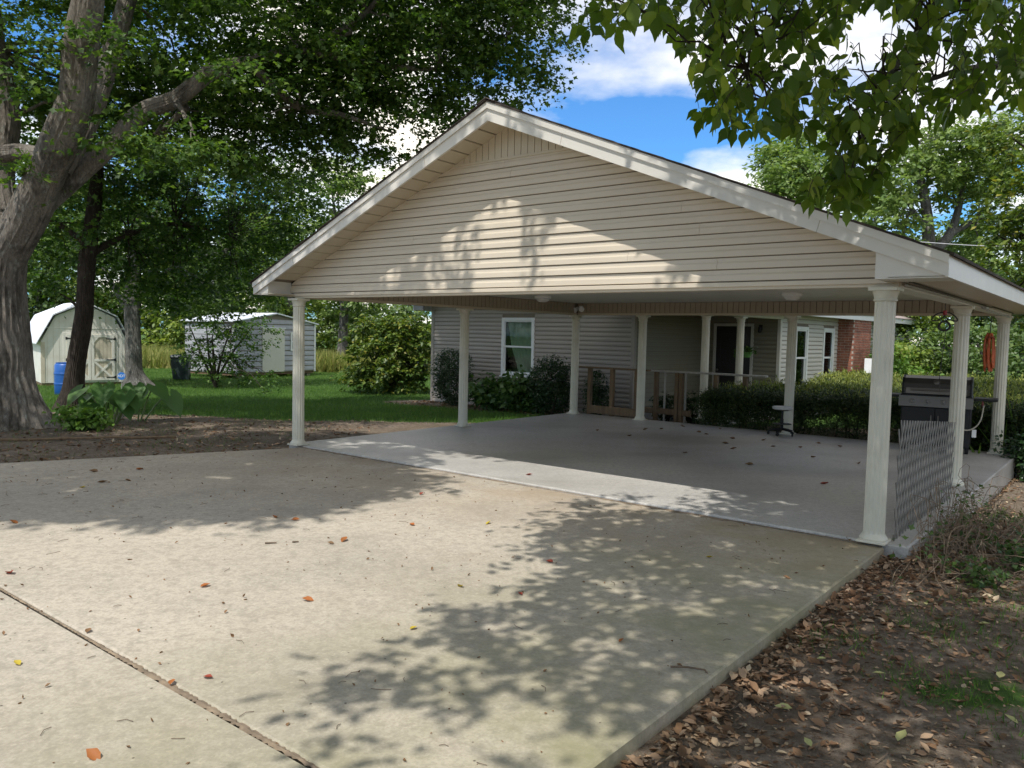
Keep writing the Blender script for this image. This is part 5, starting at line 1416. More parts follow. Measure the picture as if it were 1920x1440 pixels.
# ------------------------------------------------------------------ trees that stand outside the frame and shade the drive
TR = np.array(TRAVEL)
def shade_keep(P, hide=True):
    u, v = xy2uv(P[:, 0], P[:, 1]); z = P[:, 2]
    tau = -v / TR[1]; zz = z + TR[2] * tau; ug = u + TR[0] * tau
    tg = z / 2.2; U = u + TR[0] * tg; V = v + TR[1] * tg
    dens = np.zeros(len(P))
    lb = np.interp(V, [-5.2, -4.75, -3.3, -2.2, -.8, -.3], [-6, 1.7, 3.5, 3.7, 3.45, 2.5])
    rbd = np.interp(V, [-7.2, -6.2, -5.3, -4.6, -3.55, -2.4, -1.3, -.6, -.1], [9.5, 8.6, 7.6, 6.75, 6.65, 6.6, 5.6, 5.4, 5.3])
    d = np.where(U < lb, .92, 0.0)
    d = np.where((U > rbd), .60, d); d = np.where((U > rbd + .5) & (V > -1.4), .82, d)
    d = np.where(V > -.05, np.where(U < 2.2, .35, np.where(U > 6.6, .9, 0.0)), d)
    d = np.where(U > 8.35, .58, d); d = np.where(U < leftu(V) - .1, .8, d)
    d = np.where(V < -7.5, .5, d)
    gab = (v < 0) & (zz > 2.1) & (zz < 4.35)
    g = np.where(ug < 1.0, .8, np.where(ug < 4.5, .27, np.where(ug < 5.75, 0.0, .96)))
    d = np.where(gab, g, d); d = np.where((v < 0) & (zz >= 4.35), .6, d)
    m = rng.random(len(P)) < d
    if hide:   # leave the view itself open
        q = P - np.array([0, 0, CAM_H]); y = q[:, 1]; ok = y > .3
        sx = np.where(ok, q[:, 0] / np.maximum(y, .3), 9); sz = np.where(ok, (q[:, 2]) / np.maximum(y, .3), 9)
        inside = ok & (np.abs(sx) < .80) & (sz < .56)
        m &= ~inside
    return m
s1 = uv(-3.6, -9.6); s1.z = float(gz(s1.x, s1.y))
def up(u, v, z): return uv(u, v, z)
limbs = [([s1, up(-3.5, -9.5, 2.5), up(-3.2, -9.3, 5), up(-2.6, -9, 8)], [.38, .32, .26, .14]), ([up(-3.2, -9.3, 4.5), up(-1, -8.4, 6.6), up(1.4, -7.4, 8), up(3, -7, 9)], [.2, .15, .1, .04]),
         ([up(-3, -9.2, 5.5), up(-1, -6.5, 7.5), up(0, -4.5, 8.5)], [.15, .1, .04])]
lobes = [(up(u_, v_, z_), r_) for u_, v_, z_, r_ in [(-1, -8.5, 8.5, (2.4, 2.4, 1.3)), (1.5, -8.2, 8.8, (2.2, 2.2, 1.2)), (3.5, -8.5, 9.2, (2.2, 2.2, 1.2)), (0, -6.3, 8.8, (2.2, 2.0, 1.2)), (2.6, -6.3, 9.3, (2.2, 2.0, 1.2)), (-2.5, -6.0, 8.2, (2.2, 2.0, 1.3)), (4.6, -6.6, 9.8, (1.8, 1.8, 1.0)), (-3.5, -9.5, 9.2, (2.5, 2.5, 1.6)), (1, -5, 9.8, (2.5, 1.8, 1.1)), (3.4, -4.9, 9.9, (2.2, 1.6, 1.0)), (5.0, -9.2, 10.2, (2, 2, 1))]]
tree('shade_tree', 'broad maple left of the drive whose boughs shade the concrete', 'tree', s1, BARK_MAPLE, limbs, lobes, LF_MAPLE, 5.0, 46, .34, .125, T_LOBED, keep=shade_keep, flare=(.9, .4, .4), twigs=0)

# box elder on the right: boughs over the right of the drive, hanging sprays in view
s2 = uv(11.6, -5.2); s2.z = float(gz(s2.x, s2.y))
bx_limbs = [([s2, s2 + Vector((-.1, .05, 1.2)), s2 + Vector((-.15, .3, 2.6)), s2 + Vector((.1, .5, 4.4))], [.26, .22, .19, .12]),
            ([s2 + Vector((-.15, .3, 2.5)), at(2150, -60, 4.6), at(1850, -120, 4.9), at(1560, -130, 5.2), at(1280, -110, 5.5)], [.13, .10, .075, .05, .02]),
            ([s2 + Vector((-.15, .3, 2.4)), at(2250, 130, 5.2), at(2000, 110, 5.6), at(1800, 130, 6.0)], [.10, .075, .05, .02]),
            ([at(1850, -120, 4.9), at(1720, 60, 5.0), at(1640, 200, 5.0), at(1590, 330, 4.9)], [.035, .022, .014, .006]),
            ([at(1560, -130, 5.2), at(1460, 20, 5.1), at(1400, 130, 5.0)], [.03, .018, .006]),
            ([at(1800, 130, 6.0), at(1700, 160, 6.0), at(1560, 170, 6.0), at(1440, 190, 6)], [.02, .016, .012, .005])]
lobes = [(up(u_, v_, z_), r_) for u_, v_, z_, r_ in [(8, -5.2, 5.6, (2.2, 2, 1.0)), (9.6, -3.8, 5.6, (2.2, 2, 1.1)), (7.2, -4, 6.2, (2, 1.8, 1.0)), (10.4, -6, 5.4, (2.4, 2, 1.2)), (8.4, -2.7, 6.6, (2.4, 1.6, 1.0)), (11.5, -4.5, 6, (2.4, 2.2, 1.3)), (7, -6.5, 6.4, (2, 1.8, .9)), (10.5, -2, 6.6, (2.2, 1.8, 1.1)), (9, -7.5, 6.2, (2.2, 1.8, 1.1)), (11.8, -1.2, 6.4, (2.2, 1.8, 1.1)), (7.4, -3.2, 7.8, (2.2, 1.8, 1)), (9.5, -4.8, 7.4, (2.5, 2.2, 1.1)), (12.5, -6.5, 6.4, (2.4, 2.2, 1.4)), (6.6, -5, 7.2, (1.8, 1.6, .8))]]
bx = tree('box_elder_tree', 'box elder on the right with leafy sprays hanging into the top right corner', 'tree', s2, BARK_GREY, bx_limbs, lobes, LF_BOX, 4.0, 30, .30, .115, T_RHOMB, keep=shade_keep, flare=(.6, .4, .4), twigs=0)
# the sprays in view: compound leaves on drooping twigs
POLY = [(1085, 70), (1105, -40), (1200, -60), (1990, -60), (1990, 215), (1880, 195), (1800, 225), (1745, 215), (1700, 250), (1668, 310), (1665, 350), (1640, 372), (1600, 392), (1560, 385), (1510, 375), (1500, 340), (1545, 318), (1560, 270), (1520, 255), (1450, 240), (1400, 262), (1340, 232), (1300, 205), (1325, 180), (1310, 140), (1275, 85), (1255, 45), (1200, 25), (1160, 60), (1110, 65)]
def inside(x, y):
    c = False; j = len(POLY) - 1
    for i in range(len(POLY)):
        (xi, yi), (xj, yj) = POLY[i], POLY[j]
        if (yi > y) != (yj > y) and x < (xj - xi) * (y - yi) / (yj - yi) + xi: c = not c
        j = i
    return c
sprays = []; holes = [(1385, 60, 22), (1640, 60, 45), (1560, 90, 26), (1760, 110, 38), (1490, 120, 18), (1625, 130, 25), (1840, 60, 18), (1700, 40, 18), (1430, 170, 16)]
tries = 0
while len(sprays) < 720 and tries < 19000:
    tries += 1
    x, y = random.uniform(1080, 1990), random.uniform(-60, 400)
    if not inside(x, y): continue
    if any((x - a) ** 2 + (y - b) ** 2 < r * r for a, b, r in holes): continue
    if y < 60 and random.random() < .10: continue
    sprays.append((x, y, random.uniform(4.2, 6.4) if y < 230 else random.uniform(4.6, 5.3)))
LP, LN, LS, LDn = [], [], [], []
tw = MB(); base2 = Vector(s2)
ends = [Vector(p) for pts, rad in bx_limbs[1:] for p in ring_path(pts, 6)]
for (x, y, d) in sprays:
    tip = at(x, y, d)
    # rachis: a short twig that droops to the leaf
    a = random.uniform(0, 6.28); st_ = tip + Vector((.10 * math.cos(a), .10 * math.sin(a), random.uniform(.07, .16)))
    tw.tube([v - base2 for v in (st_, st_.lerp(tip, .5) + Vector((0, 0, .02)), tip)], [.0028, .0022, .0016], 4, False)
    if random.random() < .18:
        e = min(ends, key=lambda q: (q - st_).length)
        if (e - st_).length < 2.0: tw.tube([v - base2 for v in wig(e, st_, 5, .05, .04)], list(np.linspace(.008, .003, 6)), 5, False)
    ax = (tip - st_).normalized() + Vector((0, 0, -.35)); ax.normalize()
    sd = ax.cross(Vector((random.gauss(0, .3), random.gauss(0, .3), 1))).normalized()
    nr = sd.cross(ax).normalized(); nr = nr if nr.z > 0 else -nr
    sz = random.uniform(.10, .155) * (1.0 if d > 5 else .92)
    for off, dirv, s_ in ((0, ax, 1.0), (.012, (ax * .55 + sd).normalized(), .82), (.012, (ax * .55 - sd).normalized(), .82)) + (((.07, (ax * .35 + sd).normalized(), .7), (.07, (ax * .35 - sd).normalized(), .7)) if random.random() < .45 else ()):
        pz = tip - ax * off + dirv * .012
        dv_ = (Vector(dirv) + Vector((random.gauss(0, .16), random.gauss(0, .16), random.gauss(-.25, .2)))).normalized()
        LP.append(pz - base2); LDn.append(dv_); LN.append(nr + Vector((random.gauss(0, .35), random.gauss(0, .35), random.gauss(0, .25)))); LS.append(sz * s_ * random.uniform(.85, 1.15))
V, Fc = leaves(np.array(LP), np.array(LN), np.array(LS), T_LEAFLET, np.array(LDn))
me = npmesh('leaf_sprays', V, Fc, LF_BOX); inst('leaf_sprays', me, bx)
tw.build('twigs', BARK_DARK, bx, True)

# ------------------------------------------------------------------ hedge and shrubs
def shrub(name, label, base, lobes, leaf, dens, per, spread, size, tmpl=T_RHOMB, inner=.6, cat='shrub', stems=6, group=None, upw=.7, core=True, zmin=None):
    base = Vector(base); t = thing(name, label, cat, base, 0, group)
    C, Cn = lobe_clumps([(Vector(c) - base, r) for c, r in lobes], dens, inner)
    k = C[:, 2] > (.05 if zmin is None else zmin); C, Cn = C[k], Cn[k]
    V, Fc = foliage(C, Cn, per, spread, size, tmpl, upw=upw, flat=.8)
    inst('foliage', npmesh('foliage', V, Fc, leaf), t)
    mb = MB()
    for i in range(stems):
        c = C[rng.integers(len(C))]
        mb.tube(wig((random.uniform(-.08, .08), random.uniform(-.08, .08), -.05), c, 5, .07), list(np.linspace(.02, .006, 6)), 5, False)
    if stems: mb.build('stems', BARK_DARK, t, True)['kind'] = 'stuff'
    return t
# long hedge behind the carport: mounded, clipped, sparse near the ground
def hedge():
    u0, u1, v0, v1 = 2.85, 12.4, 7.72, 12.5
    o = uv(6.5, 8.6, 0); t = thing('yew_hedge', 'long clipped hedge behind the carport, sunlit on top and dark in front', 'hedge', o, -TH)
    n = 9500; P, Nn = [], []
    uu = rng.uniform(u0, u1, n * 2); vv = rng.uniform(v0, v1, n * 2)
    def top(u, v):
        f = np.clip((v - v0) / 4.8, 0, 1); e = np.clip((u - u0) / .5, 0, 1)
        return (.66 + .30 * f) * (.84 + .16 * e) + .022 * np.sin(u * 2.1 + v) + .012 * np.sin(u * 5.3 - v * 2)
    ztop = top(uu, vv)
    kind = rng.random(n * 2)
    edge = kind < .42
    vv = np.where(edge, v0 + np.abs(rng.normal(size=n * 2)) * .12, vv)
    ztop = top(uu, vv)
    zz = np.where(edge, ztop - (ztop + .15) * rng.random(n * 2) ** 1.25, ztop - np.abs(rng.normal(size=n * 2)) * .09)
    low = np.clip((zz + .10) / .38, 0.10, 1); keep = rng.random(n * 2) < low
    # the hedge thins out near the ground right of the stool
    thin = edge & (zz < .34) & (uu > 4.9) & (uu < 6.6) & (rng.random(n * 2) < .55)
    keep &= ~thin
    keep &= ~((uu < 4.2) & (vv > 9.6))
    uu, vv, zz, edge = uu[keep], vv[keep], zz[keep], edge[keep]
    C = np.stack([uu - 6.5, vv - 8.6, zz], 1); Cn = np.stack([rng.normal(size=len(uu)) * .4, np.where(edge, -.8, -.1), np.where(edge, .35, 1.0)], 1)
    V, Fc = foliage(C, Cn, 17, .085, .07, T_NEEDLE, upw=.5, flat=1)
    # tips over the sunlit top, the sunlight painted into their paler colour
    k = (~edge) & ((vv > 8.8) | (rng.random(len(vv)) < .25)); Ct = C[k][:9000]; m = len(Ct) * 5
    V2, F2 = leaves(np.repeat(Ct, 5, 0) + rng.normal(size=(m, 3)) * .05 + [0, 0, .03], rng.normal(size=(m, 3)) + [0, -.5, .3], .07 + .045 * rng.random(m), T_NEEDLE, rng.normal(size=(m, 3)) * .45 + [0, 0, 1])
    inst('sunlit_tips', npmesh('sunlit_tips', V2, F2, LF_YEWLIT), t)
    inst('foliage', npmesh('foliage', V, Fc, LF_YEW), t)
    mb = MB()
    for i in range(46):
        u = random.uniform(u0 + .3, u1 - .3) - 6.5; v = random.uniform(v0 + .3, v0 + 1.3) - 8.6
        mb.tube(wig((u, v, -.35), (u + random.uniform(-.4, .4), v + random.uniform(-.4, .2), random.uniform(.3, .6)), 5, .08), list(np.linspace(.024, .008, 6)), 5, False)
    mb.build('stems', BARK_DARK, t, True)
hedge()
# clipped boxwoods by the house wall
def boxwood(px, boff, top, hw_px, label):
    g = hp(h_x(px, boff), boff); g.z = float(gz(g.x, g.y)); d = g.y; zt = at(px, top, d).z; h = zt - g.z; r = hw_px * d / F_PX
    shrub('boxwood_shrub', label, g, [(g + Vector((0, 0, h * .52)), (r, r, h * .50)), (g + Vector((r * .15, 0, h * .35)), (r * .95, r * .95, h * .34)), (g + Vector((-r * .1, -r * .1, h * .68)), (r * .85, r * .85, h * .30))], LF_BOXW, 34, 22, .10, .055, T_RHOMB, .55, group='clipped boxwoods along the house')
boxwood(850, -.80, 655, 38, 'rounded dark boxwood at the left end of the house wall')
boxwood(1036, -1.0, 668, 40, 'rounded dark boxwood just right of the house window')
boxwood(1122, -.8, 700, 24, 'small dark boxwood behind the timber ramp railing')
for px, pyb, top, hw_, lab in ((920, 766, 708, 36, 'leafy hydrangea under the left of the house window'), (978, 772, 706, 40, 'leafy hydrangea under the right of the house window')):
    g = hp(h_x(px, -.95), -.95); g.z = float(gz(g.x, g.y)); d = g.y; h = at(px, top, d).z - g.z; r = hw_ * d / F_PX
    shrub('hydrangea', lab, g, [(g + Vector((0, 0, h * .55)), (r, r * .8, h * .48)), (g + Vector((r * .4, -.1, h * .35)), (r * .7, r * .6, h * .35))], LF_HYD, 26, 12, .16, .17, T_RHOMB, .45, group='hydrangeas below the window')
for px, pyb, top, hw_, lab in ((1248, 790, 738, 30, 'low dark shrub beside the second back column'), (1300, 796, 735, 30, 'low dark shrub at the left end of the hedge')):
    g = gp(px, pyb); d = g.y; h = at(px, top, d).z - g.z; r = hw_ * d / F_PX
    shrub('low_shrub', lab, g, [(g + Vector((0, 0, h * .5)), (r, r * .8, h * .5))], LF_BOXW, 40, 16, .10, .08, T_RHOMB, .4)
# bright shrub by the chimney
p = hp(A2 + 1.1, B1 + q[4] + .6); p.z = float(gz(p.x, p.y))
shrub('chimney_shrub', 'bright green climbing shrub in front of the brick chimney', p, [(p + Vector((0, 0, .7)), (.75, .7, .7)), (p + Vector((.2, 0, 1.5)), (.35, .35, .45)), (p + Vector((.8, .2, .8)), (.7, .7, .7)), (p + Vector((-.5, -.2, .5)), (.5, .5, .5))], LF_LIME, 16, 18, .18, .12, T_RHOMB, .45)
p = hp(A2 + 1.5, B1 + q[4] + 4.2); p.z = float(gz(p.x, p.y))
shrub('garden_shrub', 'feathery green shrub right of the chimney against the bright wall', p, [(p + Vector((0, 0, .9)), (.9, .8, .9)), (p + Vector((.8, 0, .7)), (.8, .8, .7)), (p + Vector((-.6, .3, 1.2)), (.5, .5, .6))], LF_FAR2, 13, 18, .2, .11, T_RHOMB, .4)
g = gp(1905, 850)
d_ = 13.2; p = at(1895, 770, d_); p.z = float(gz(p.x, p.y))
sp_ = thing('flower_spikes', 'clump of tall flowering stems at the right edge beyond the last column', 'flower', p)
m = 260; bl = rng.normal(size=(m, 3)) * [.35, .3, 0]
V, Fc = leaves(bl, rng.normal(size=(m, 3)), .7 + .5 * rng.random(m), T_BLADE, np.concatenate([rng.normal(size=(m, 2)) * .22, np.ones((m, 1))], 1))
inst('blades', npmesh('blades', V, Fc, LF_LIME), sp_)
mb = MB()
for k in range(7):
    x, y = random.gauss(0, .3), random.gauss(0, .2); h = random.uniform(.9, 1.35)
    mb.tube([(x, y, 0), (x + .03, y, h * .6), (x + .06, y, h)], [.008, .006, .004], 5)
mb.build('stems', LF_LIME, sp_)
for k in range(3):
    x, y = random.gauss(-.1, .2), random.gauss(0, .2); h = random.uniform(.85, 1.0); fl = MB(); fl.lathe([(.004, h - .02), (.028, h), (.032, h + .06), (.02, h + .13), (.004, h + .17)], 8, (x, y, 0)); fl.build('flower_head', plain('flower_red', (.25, .05, .06), .7), sp_, True)
# shrub mass at the far right beside the slab
p = at(1908, 850, 12.2); p.z = float(gz(p.x, p.y))
shrub('side_shrub', 'low dark shrub at the right edge beside the slab corner', p, [(p + Vector((.25, 0, .35)), (.55, .5, .4)), (p + Vector((.7, .2, .4)), (.6, .5, .45))], LF_BOXW, 30, 16, .12, .08, T_RHOMB, .4)

# elephant ears by the maple
def big_leaf(mb, base, tip_dir, size, up_v):
    y = Vector(tip_dir).normalized(); z = (Vector(up_v) - y * Vector(up_v).dot(y)).normalized(); x = y.cross(z)
    out = [(0, .12, 0), (.16, -.18, .02), (.34, -.05, .04), (.42, .22, .05), (.34, .52, .03), (.18, .80, -.04), (0, 1.05, -.16), (-.18, .80, -.04), (-.34, .52, .03), (-.42, .22, .05), (-.34, -.05, .04), (-.16, -.18, .02)]
    mid = [(0, .35, -.03), (0, .7, -.07)]
    P_ = [Vector(base) + (x * a + y * b + z * c) * size for a, b, c in out + mid]
    mb.add(P_, [(0, 1, 12), (1, 2, 12), (2, 3, 12), (3, 4, 12), (4, 13, 12), (4, 5, 13), (5, 6, 13), (0, 12, 11), (11, 12, 10), (10, 12, 9), (9, 12, 8), (8, 12, 13), (8, 13, 7), (7, 13, 6)])
def ears(px, py, label, lst, mt, nm='elephant_ear_plant'):
    g = gp(px, py); t = thing(nm, label, 'plant', g)
    for (ox, oy, h, size, ang, droop) in lst:
        top = Vector((ox, oy, h)); st0 = Vector((ox * .25, oy * .25, 0))
        MB().tube(ring_path([st0, st0.lerp(top, .55) + Vector((0, 0, .06)), top], 4), [.016] * 4 + [.012] * 4 + [.008], 6).build('stalk', plain('stalk_green', (.16, .22, .07), .5), t, True)
        mb = MB(); dr_ = Vector((math.cos(ang), math.sin(ang), -droop)); big_leaf(mb, top, dr_, size, (0.2 * math.cos(ang), -.35, 1)); mb.build('leaf', mt, t, True)
r_ = random.Random(4)
ears(205, 795, 'large elephant ear plant with broad drooping leaves by the maple trunk', [(r_.uniform(-.45, .55), r_.uniform(-.3, .3), r_.uniform(.40, .78), r_.uniform(.34, .52), r_.uniform(3.6, 6.4), r_.uniform(.5, 1.4)) for k in range(13)], LF_EAR)
ears(255, 790, 'elephant ear with one long leaf reaching right over the lawn', [(.35, 0, .72, .46, -.4, .7), (.6, .1, .55, .50, -.3, 1.3), (.1, .1, .6, .4, 4.4, 1.0)], LF_EAR)
g = gp(140, 806)
t = shrub('lime_plant', 'low bright lime green plant at the foot of the maple', g, [(g + Vector((0, 0, .2)), (.34, .3, .2)), (g + Vector((.28, 0, .18)), (.3, .25, .18))], LF_LIME, 40, 10, .10, .12, T_RHOMB, .3, 'plant', 3)

# ------------------------------------------------------------------ grass, meadow
def blades(n, region, h, mt, name, hs=.4):
    P = region(n); m = len(P)
    D = np.concatenate([rng.normal(size=(m, 2)) * .45, np.ones((m, 1))], 1)
    V, Fc = leaves(P, rng.normal(size=(m, 3)) * [1, 1, .2], h * (1 - hs + 2 * hs * rng.random(m)), T_BLADE, D)
    o = inst(name, npmesh(name, V, Fc, mt)); o['kind'] = 'stuff'; return o
def lawn_pts(n):
    y = 15.5 + 26 * rng.random(n) ** 1.25; x = (-.62 + .72 * rng.random(n)) * y * .98
    k = rng.random(n) < np.clip(lawn_mask(x, y) * 1.25 - .15, 0, 1); x, y = x[k], y[k]
    a, b = hxy2(x, y); u, v = xy2uv(x, y)
    k = ~((a > XA - .05) & (b > -.05)) & ~((u > -.3) & (v < 7.7)); x, y = x[k], y[k]
    return np.stack([x, y, gz(x, y) - .006], 1)
go = blades(150000, lawn_pts, .085, GRASS, 'lawn_grass')
go['label'] = 'short green lawn grass between the sheds and the carport'; go['category'] = 'grass'
def tuft_pts(n):
    cs = [(2.35, 4.1, .35), (3.3, 4.4, .5), (2.0, 4.8, .25), (1.75, 5.1, .15), (2.8, 5.0, .3), (3.6, 5.4, .5), (2.6, 3.5, .3)]
    out = []
    for cx, cy, r in cs:
        m = int(n * r / 2.35); out.append(np.stack([cx + rng.normal(size=m) * r * .6, cy + rng.normal(size=m) * r * .6], 1))
    q_ = np.concatenate(out); u, v = xy2uv(q_[:, 0], q_[:, 1]); q_ = q_[u > 8.36]
    return np.concatenate([q_, (gz(q_[:, 0], q_[:, 1]) - .004)[:, None]], 1)
go = blades(2600, tuft_pts, .05, GRASS, 'sparse_grass'); go['label'] = 'thin grass tufts in the bare earth right of the drive'; go['category'] = 'grass'
def mead(n):
    y = 40 + 9 * rng.random(n); x = (-.66 + .62 * rng.random(n)) * y
    return np.stack([x, y, gz(x, y)], 1)
go = blades(42000, mead, .85, MEADOW, 'meadow_grass', .45); go['label'] = 'tall yellowing field grass beyond the sheds'; go['category'] = 'grass'
# mulch-bed edge weeds
def weeds(n):
    x = rng.uniform(-9.5, -3.4, n); y = rng.uniform(10.2, 16.5, n); u, v = xy2uv(x, y)
    k = (u < np.where(v < 0, leftu(v), -.25) - .1) & (rng.random(n) < .5 + .5 * np.sin(x * 2.2) * np.sin(y * 1.7)); x, y = x[k], y[k]
    return np.stack([x, y, gz(x, y) - .004], 1)
go = blades(3800, weeds, .06, GRASS, 'bed_weeds'); go['label'] = 'short weeds in the bare bed left of the drive'; go['category'] = 'grass'
# edging board of the bed
a, b = gp(0, 828), gp(330, 822)
e = MB(); e.tube(wig(a + Vector((0, 0, .03)), b + Vector((0, 0, .03)), 8, .01), .022, 6)
tag(e.build('bed_edging', TIMBER, None, True), 'weathered timber edging along the mulch bed under the maple', 'edging')

# ------------------------------------------------------------------ leaf litter
def litter(n, region, size, name, mt, lab):
    P = region(n); m = len(P)
    V, Fc = leaves(P, rng.normal(size=(m, 3)) * .26 + [0, 0, 1], size * (.35 + 1.5 * rng.random(m) ** 1.6), T_DRY, None, .5 + 1.3 * rng.random((m, 1, 1)))
    o = inst(name, npmesh(name, V, Fc, mt)); o['kind'] = 'stuff'; o['label'] = lab; o['category'] = 'leaves'
def lit_right(n):
    u = 8.26 + np.abs(rng.normal(size=n)) * rng.choice([.14, .5, 1.7], n, p=[.26, .28, .46]); v = rng.uniform(-6.2, 7.5, n)
    v = np.where(rng.random(n) < .7, rng.uniform(-6.2, 1.2, n), v)
    u = np.maximum(u, np.where(v > -.05, 8.46, 8.27))
    P = np.stack([LX + u * CU + v * SU, LY - u * SU + v * CU], 1)
    pile = .022 * np.exp(-((u - 8.3) / .18) ** 2) * rng.random(n)
    return np.concatenate([P, (gz(P[:, 0], P[:, 1]) + .004 + pile + .006 * rng.random(n))[:, None]], 1)
litter(8200, lit_right, .041, 'leaf_litter', LITTER, 'brown fallen leaves drifted along the right edge of the drive')
def lit_left(n):
    x = rng.uniform(-10.5, -2.6, n); y = rng.uniform(9.2, 16.6, n); u, v = xy2uv(x, y)
    k = (u < np.where(v < 0, leftu(v), -.24) - .02) & (rng.random(n) < np.clip(1.1 - (y - 10.5) / 7, .12, 1)); x, y = x[k], y[k]
    return np.stack([x, y, gz(x, y) + .012 * rng.random(len(x))], 1)
litter(4200, lit_left, .055, 'leaf_litter', LITTER, 'brown fallen leaves covering the bed under the maple')
def lit_house(n):
    a = rng.uniform(XA - .3, .2, n); b = -rng.random(n) * 1.5
    P = np.array([hp(i, j)[:2] for i, j in zip(a, b)]); return np.concatenate([P, (gz(P[:, 0], P[:, 1]) + .01)[:, None]], 1)
litter(700, lit_house, .08, 'leaf_litter', LITTER, 'dry leaves in the bed below the house window')
def crumbs(n):
    u = 8.3 + np.abs(rng.normal(size=n)) * 1.2; v = rng.uniform(-6, 3, n); u = np.maximum(u, np.where(v > -.05, 8.46, 8.27))
    P = np.stack([LX + u * CU + v * SU, LY - u * SU + v * CU], 1)
    return np.concatenate([P, (gz(P[:, 0], P[:, 1]) + .003)[:, None]], 1)
litter(7000, crumbs, .017, 'soil_crumbs', LITTER, 'crushed leaf bits and soil crumbs on the bare earth at right')
tws = MB()
for i in range(170):
    uu_, vv_ = 8.35 + abs(random.gauss(0, 1.0)), random.uniform(-5.5, 2)
    p = uv(uu_, vv_); p.z = float(gz(p.x, p.y)) + .012; a = random.uniform(0, 6.28); L = random.uniform(.05, .22)
    tws.tube([p, p + Vector((L * .5 * math.cos(a), L * .5 * math.sin(a), .008)), p + Vector((L * math.cos(a + .3), L * math.sin(a + .3), .003))], .0026, 4)
o = tws.build('ground_twigs', STICK); o['kind'] = 'stuff'; o['label'] = 'small dry twigs among the leaves right of the drive'; o['category'] = 'twigs'
# countable leaves on the concrete
dry = {}
def dry_leaf(px, py, mt, colname, size, surf='drive', where=None):
    g = on(px, py, DZ if surf == 'drive' else 0.0)
    key = mt.name
    if key not in dry:
        V0, F0 = T_DRY; dry[key] = npmesh('fallen_leaf', (V0 - [0, .5, 0]) * [1, 1, 1.5], F0, mt)
    o = inst('fallen_leaf', dry[key], None, (g.x, g.y, g.z + .006), 0, (random.uniform(-.2, .25), random.uniform(-.25, .25), random.uniform(0, 6.28)))
    o.scale = (size,) * 3
    place = 'concrete drive in the foreground' if surf == 'drive' else 'shaded carport floor'
    tag(o, '%s dry leaf %s' % (colname, where) if where else 'small %s dry leaf lying on the %s' % (colname, place), 'leaf', 'single fallen leaves on the ' + place)
WHERE = {(175, 885): 'leftmost of the three in the maple shade near the mulch bed', (262, 881): 'in the maple shade near the mulch bed', (155, 915): 'in the maple shade at the left of the drive', (25, 981): 'at the left edge of the photo just below the maple shade',
    (517, 971): 'left of a close pair at the edge of the maple shade', (554, 976): 'right of a close pair at the edge of the maple shade', (645, 1014): 'right of the two short grey sticks', (772, 985): 'halfway along the sunlit strip below the carport joint',
    (916, 982): 'near the tip of the dappled shade below the carport', (19, 1076): 'at the left edge of the photo beside the start of the joint', (385, 1100): 'alone in the sunlit middle left of the drive', (577, 1127): 'alone in the sunlit centre of the drive',
    (863, 1101): 'on the left border of the dappled shade, upper of two', (775, 1180): 'on the left border of the dappled shade, lower of two', (165, 1185): 'just above the joint at left', (32, 1246): 'below the joint near the left edge of the photo', (322, 1282): 'lying in the joint itself',
    (390, 1272): 'just right of the joint in the sun', (175, 1420): 'nearest the camera at the bottom left', (790, 927): 'at the right tip of the maple shade near the carport joint', (192, 905): 'right of the yellow leaf in the maple shade', (1030, 1055): 'in the upper part of the dappled shade',
    (1165, 1203): 'in the middle of the dappled shade right of centre', (975, 1115): 'in the dappled shade right of the yellow leaf', (1330, 1046): 'in the sun flecks before the right front column', (1590, 1012): 'at the foot of the right front column', (1475, 1085): 'in the shade near the right edge of the drive',
    (240, 902): 'rightmost of the three in the maple shade near the mulch bed', (620, 1020): 'beside the short grey sticks'}
for px, py, mt, c, s_ in [(175, 885, DL_BROWN, 'brown', .13), (262, 881, DL_ORANGE, 'orange', .11), (155, 915, DL_YELLOW, 'yellow', .08), (25, 981, DL_ORANGE, 'orange', .09), (517, 971, DL_ORANGE, 'orange', .10), (554, 976, DL_ORANGE, 'orange', .08),
        (645, 1014, DL_ORANGE, 'orange', .10), (772, 985, DL_ORANGE, 'orange', .08), (916, 982, DL_YELLOW, 'yellow', .08), (19, 1076, DL_RED, 'reddish', .10), (385, 1100, DL_ORANGE, 'orange', .08), (577, 1127, DL_ORANGE, 'orange', .08), (863, 1101, DL_YELLOW, 'yellow', .07),
        (775, 1180, DL_YELLOW, 'yellow', .06), (165, 1185, DL_BROWN, 'brown', .06), (32, 1246, DL_YELLOW, 'yellow', .06), (322, 1282, DL_ORANGE, 'orange', .06), (390, 1272, DL_RED, 'reddish', .06), (175, 1420, DL_ORANGE, 'orange', .085), (790, 927, DL_RED, 'reddish', .07), (192, 905, DL_BROWN, 'brown', .11),
        (1030, 1055, DL_RED, 'reddish', .08), (1165, 1203, DL_ORANGE, 'orange', .05), (975, 1115, DL_RED, 'reddish', .06), (1330, 1046, DL_YELLOW, 'yellow', .06), (1590, 1012, DL_BROWN, 'brown', .07), (1475, 1085, DL_BROWN, 'brown', .06), (240, 902, DL_BROWN, 'brown', .08), (620, 1020, DL_BROWN, 'brown', .06)]:
    dry_leaf(px, py, mt, c, s_, 'drive', WHERE.get((px, py)))
for px, py in [(1350, 805), (1373, 823), (1432, 826), (1450, 838), (1280, 800), (1310, 811), (1325, 815), (1500, 840), (1535, 832), (1405, 872), (1285, 850), (1360, 832), (1240, 805), (1210, 806), (1180, 818), (1525, 858), (1610, 870), (1120, 808), (1575, 838), (1375, 842)]:
    dry_leaf(px, py, DL_BROWN, 'brown', .09 + .04 * random.random(), 'floor')
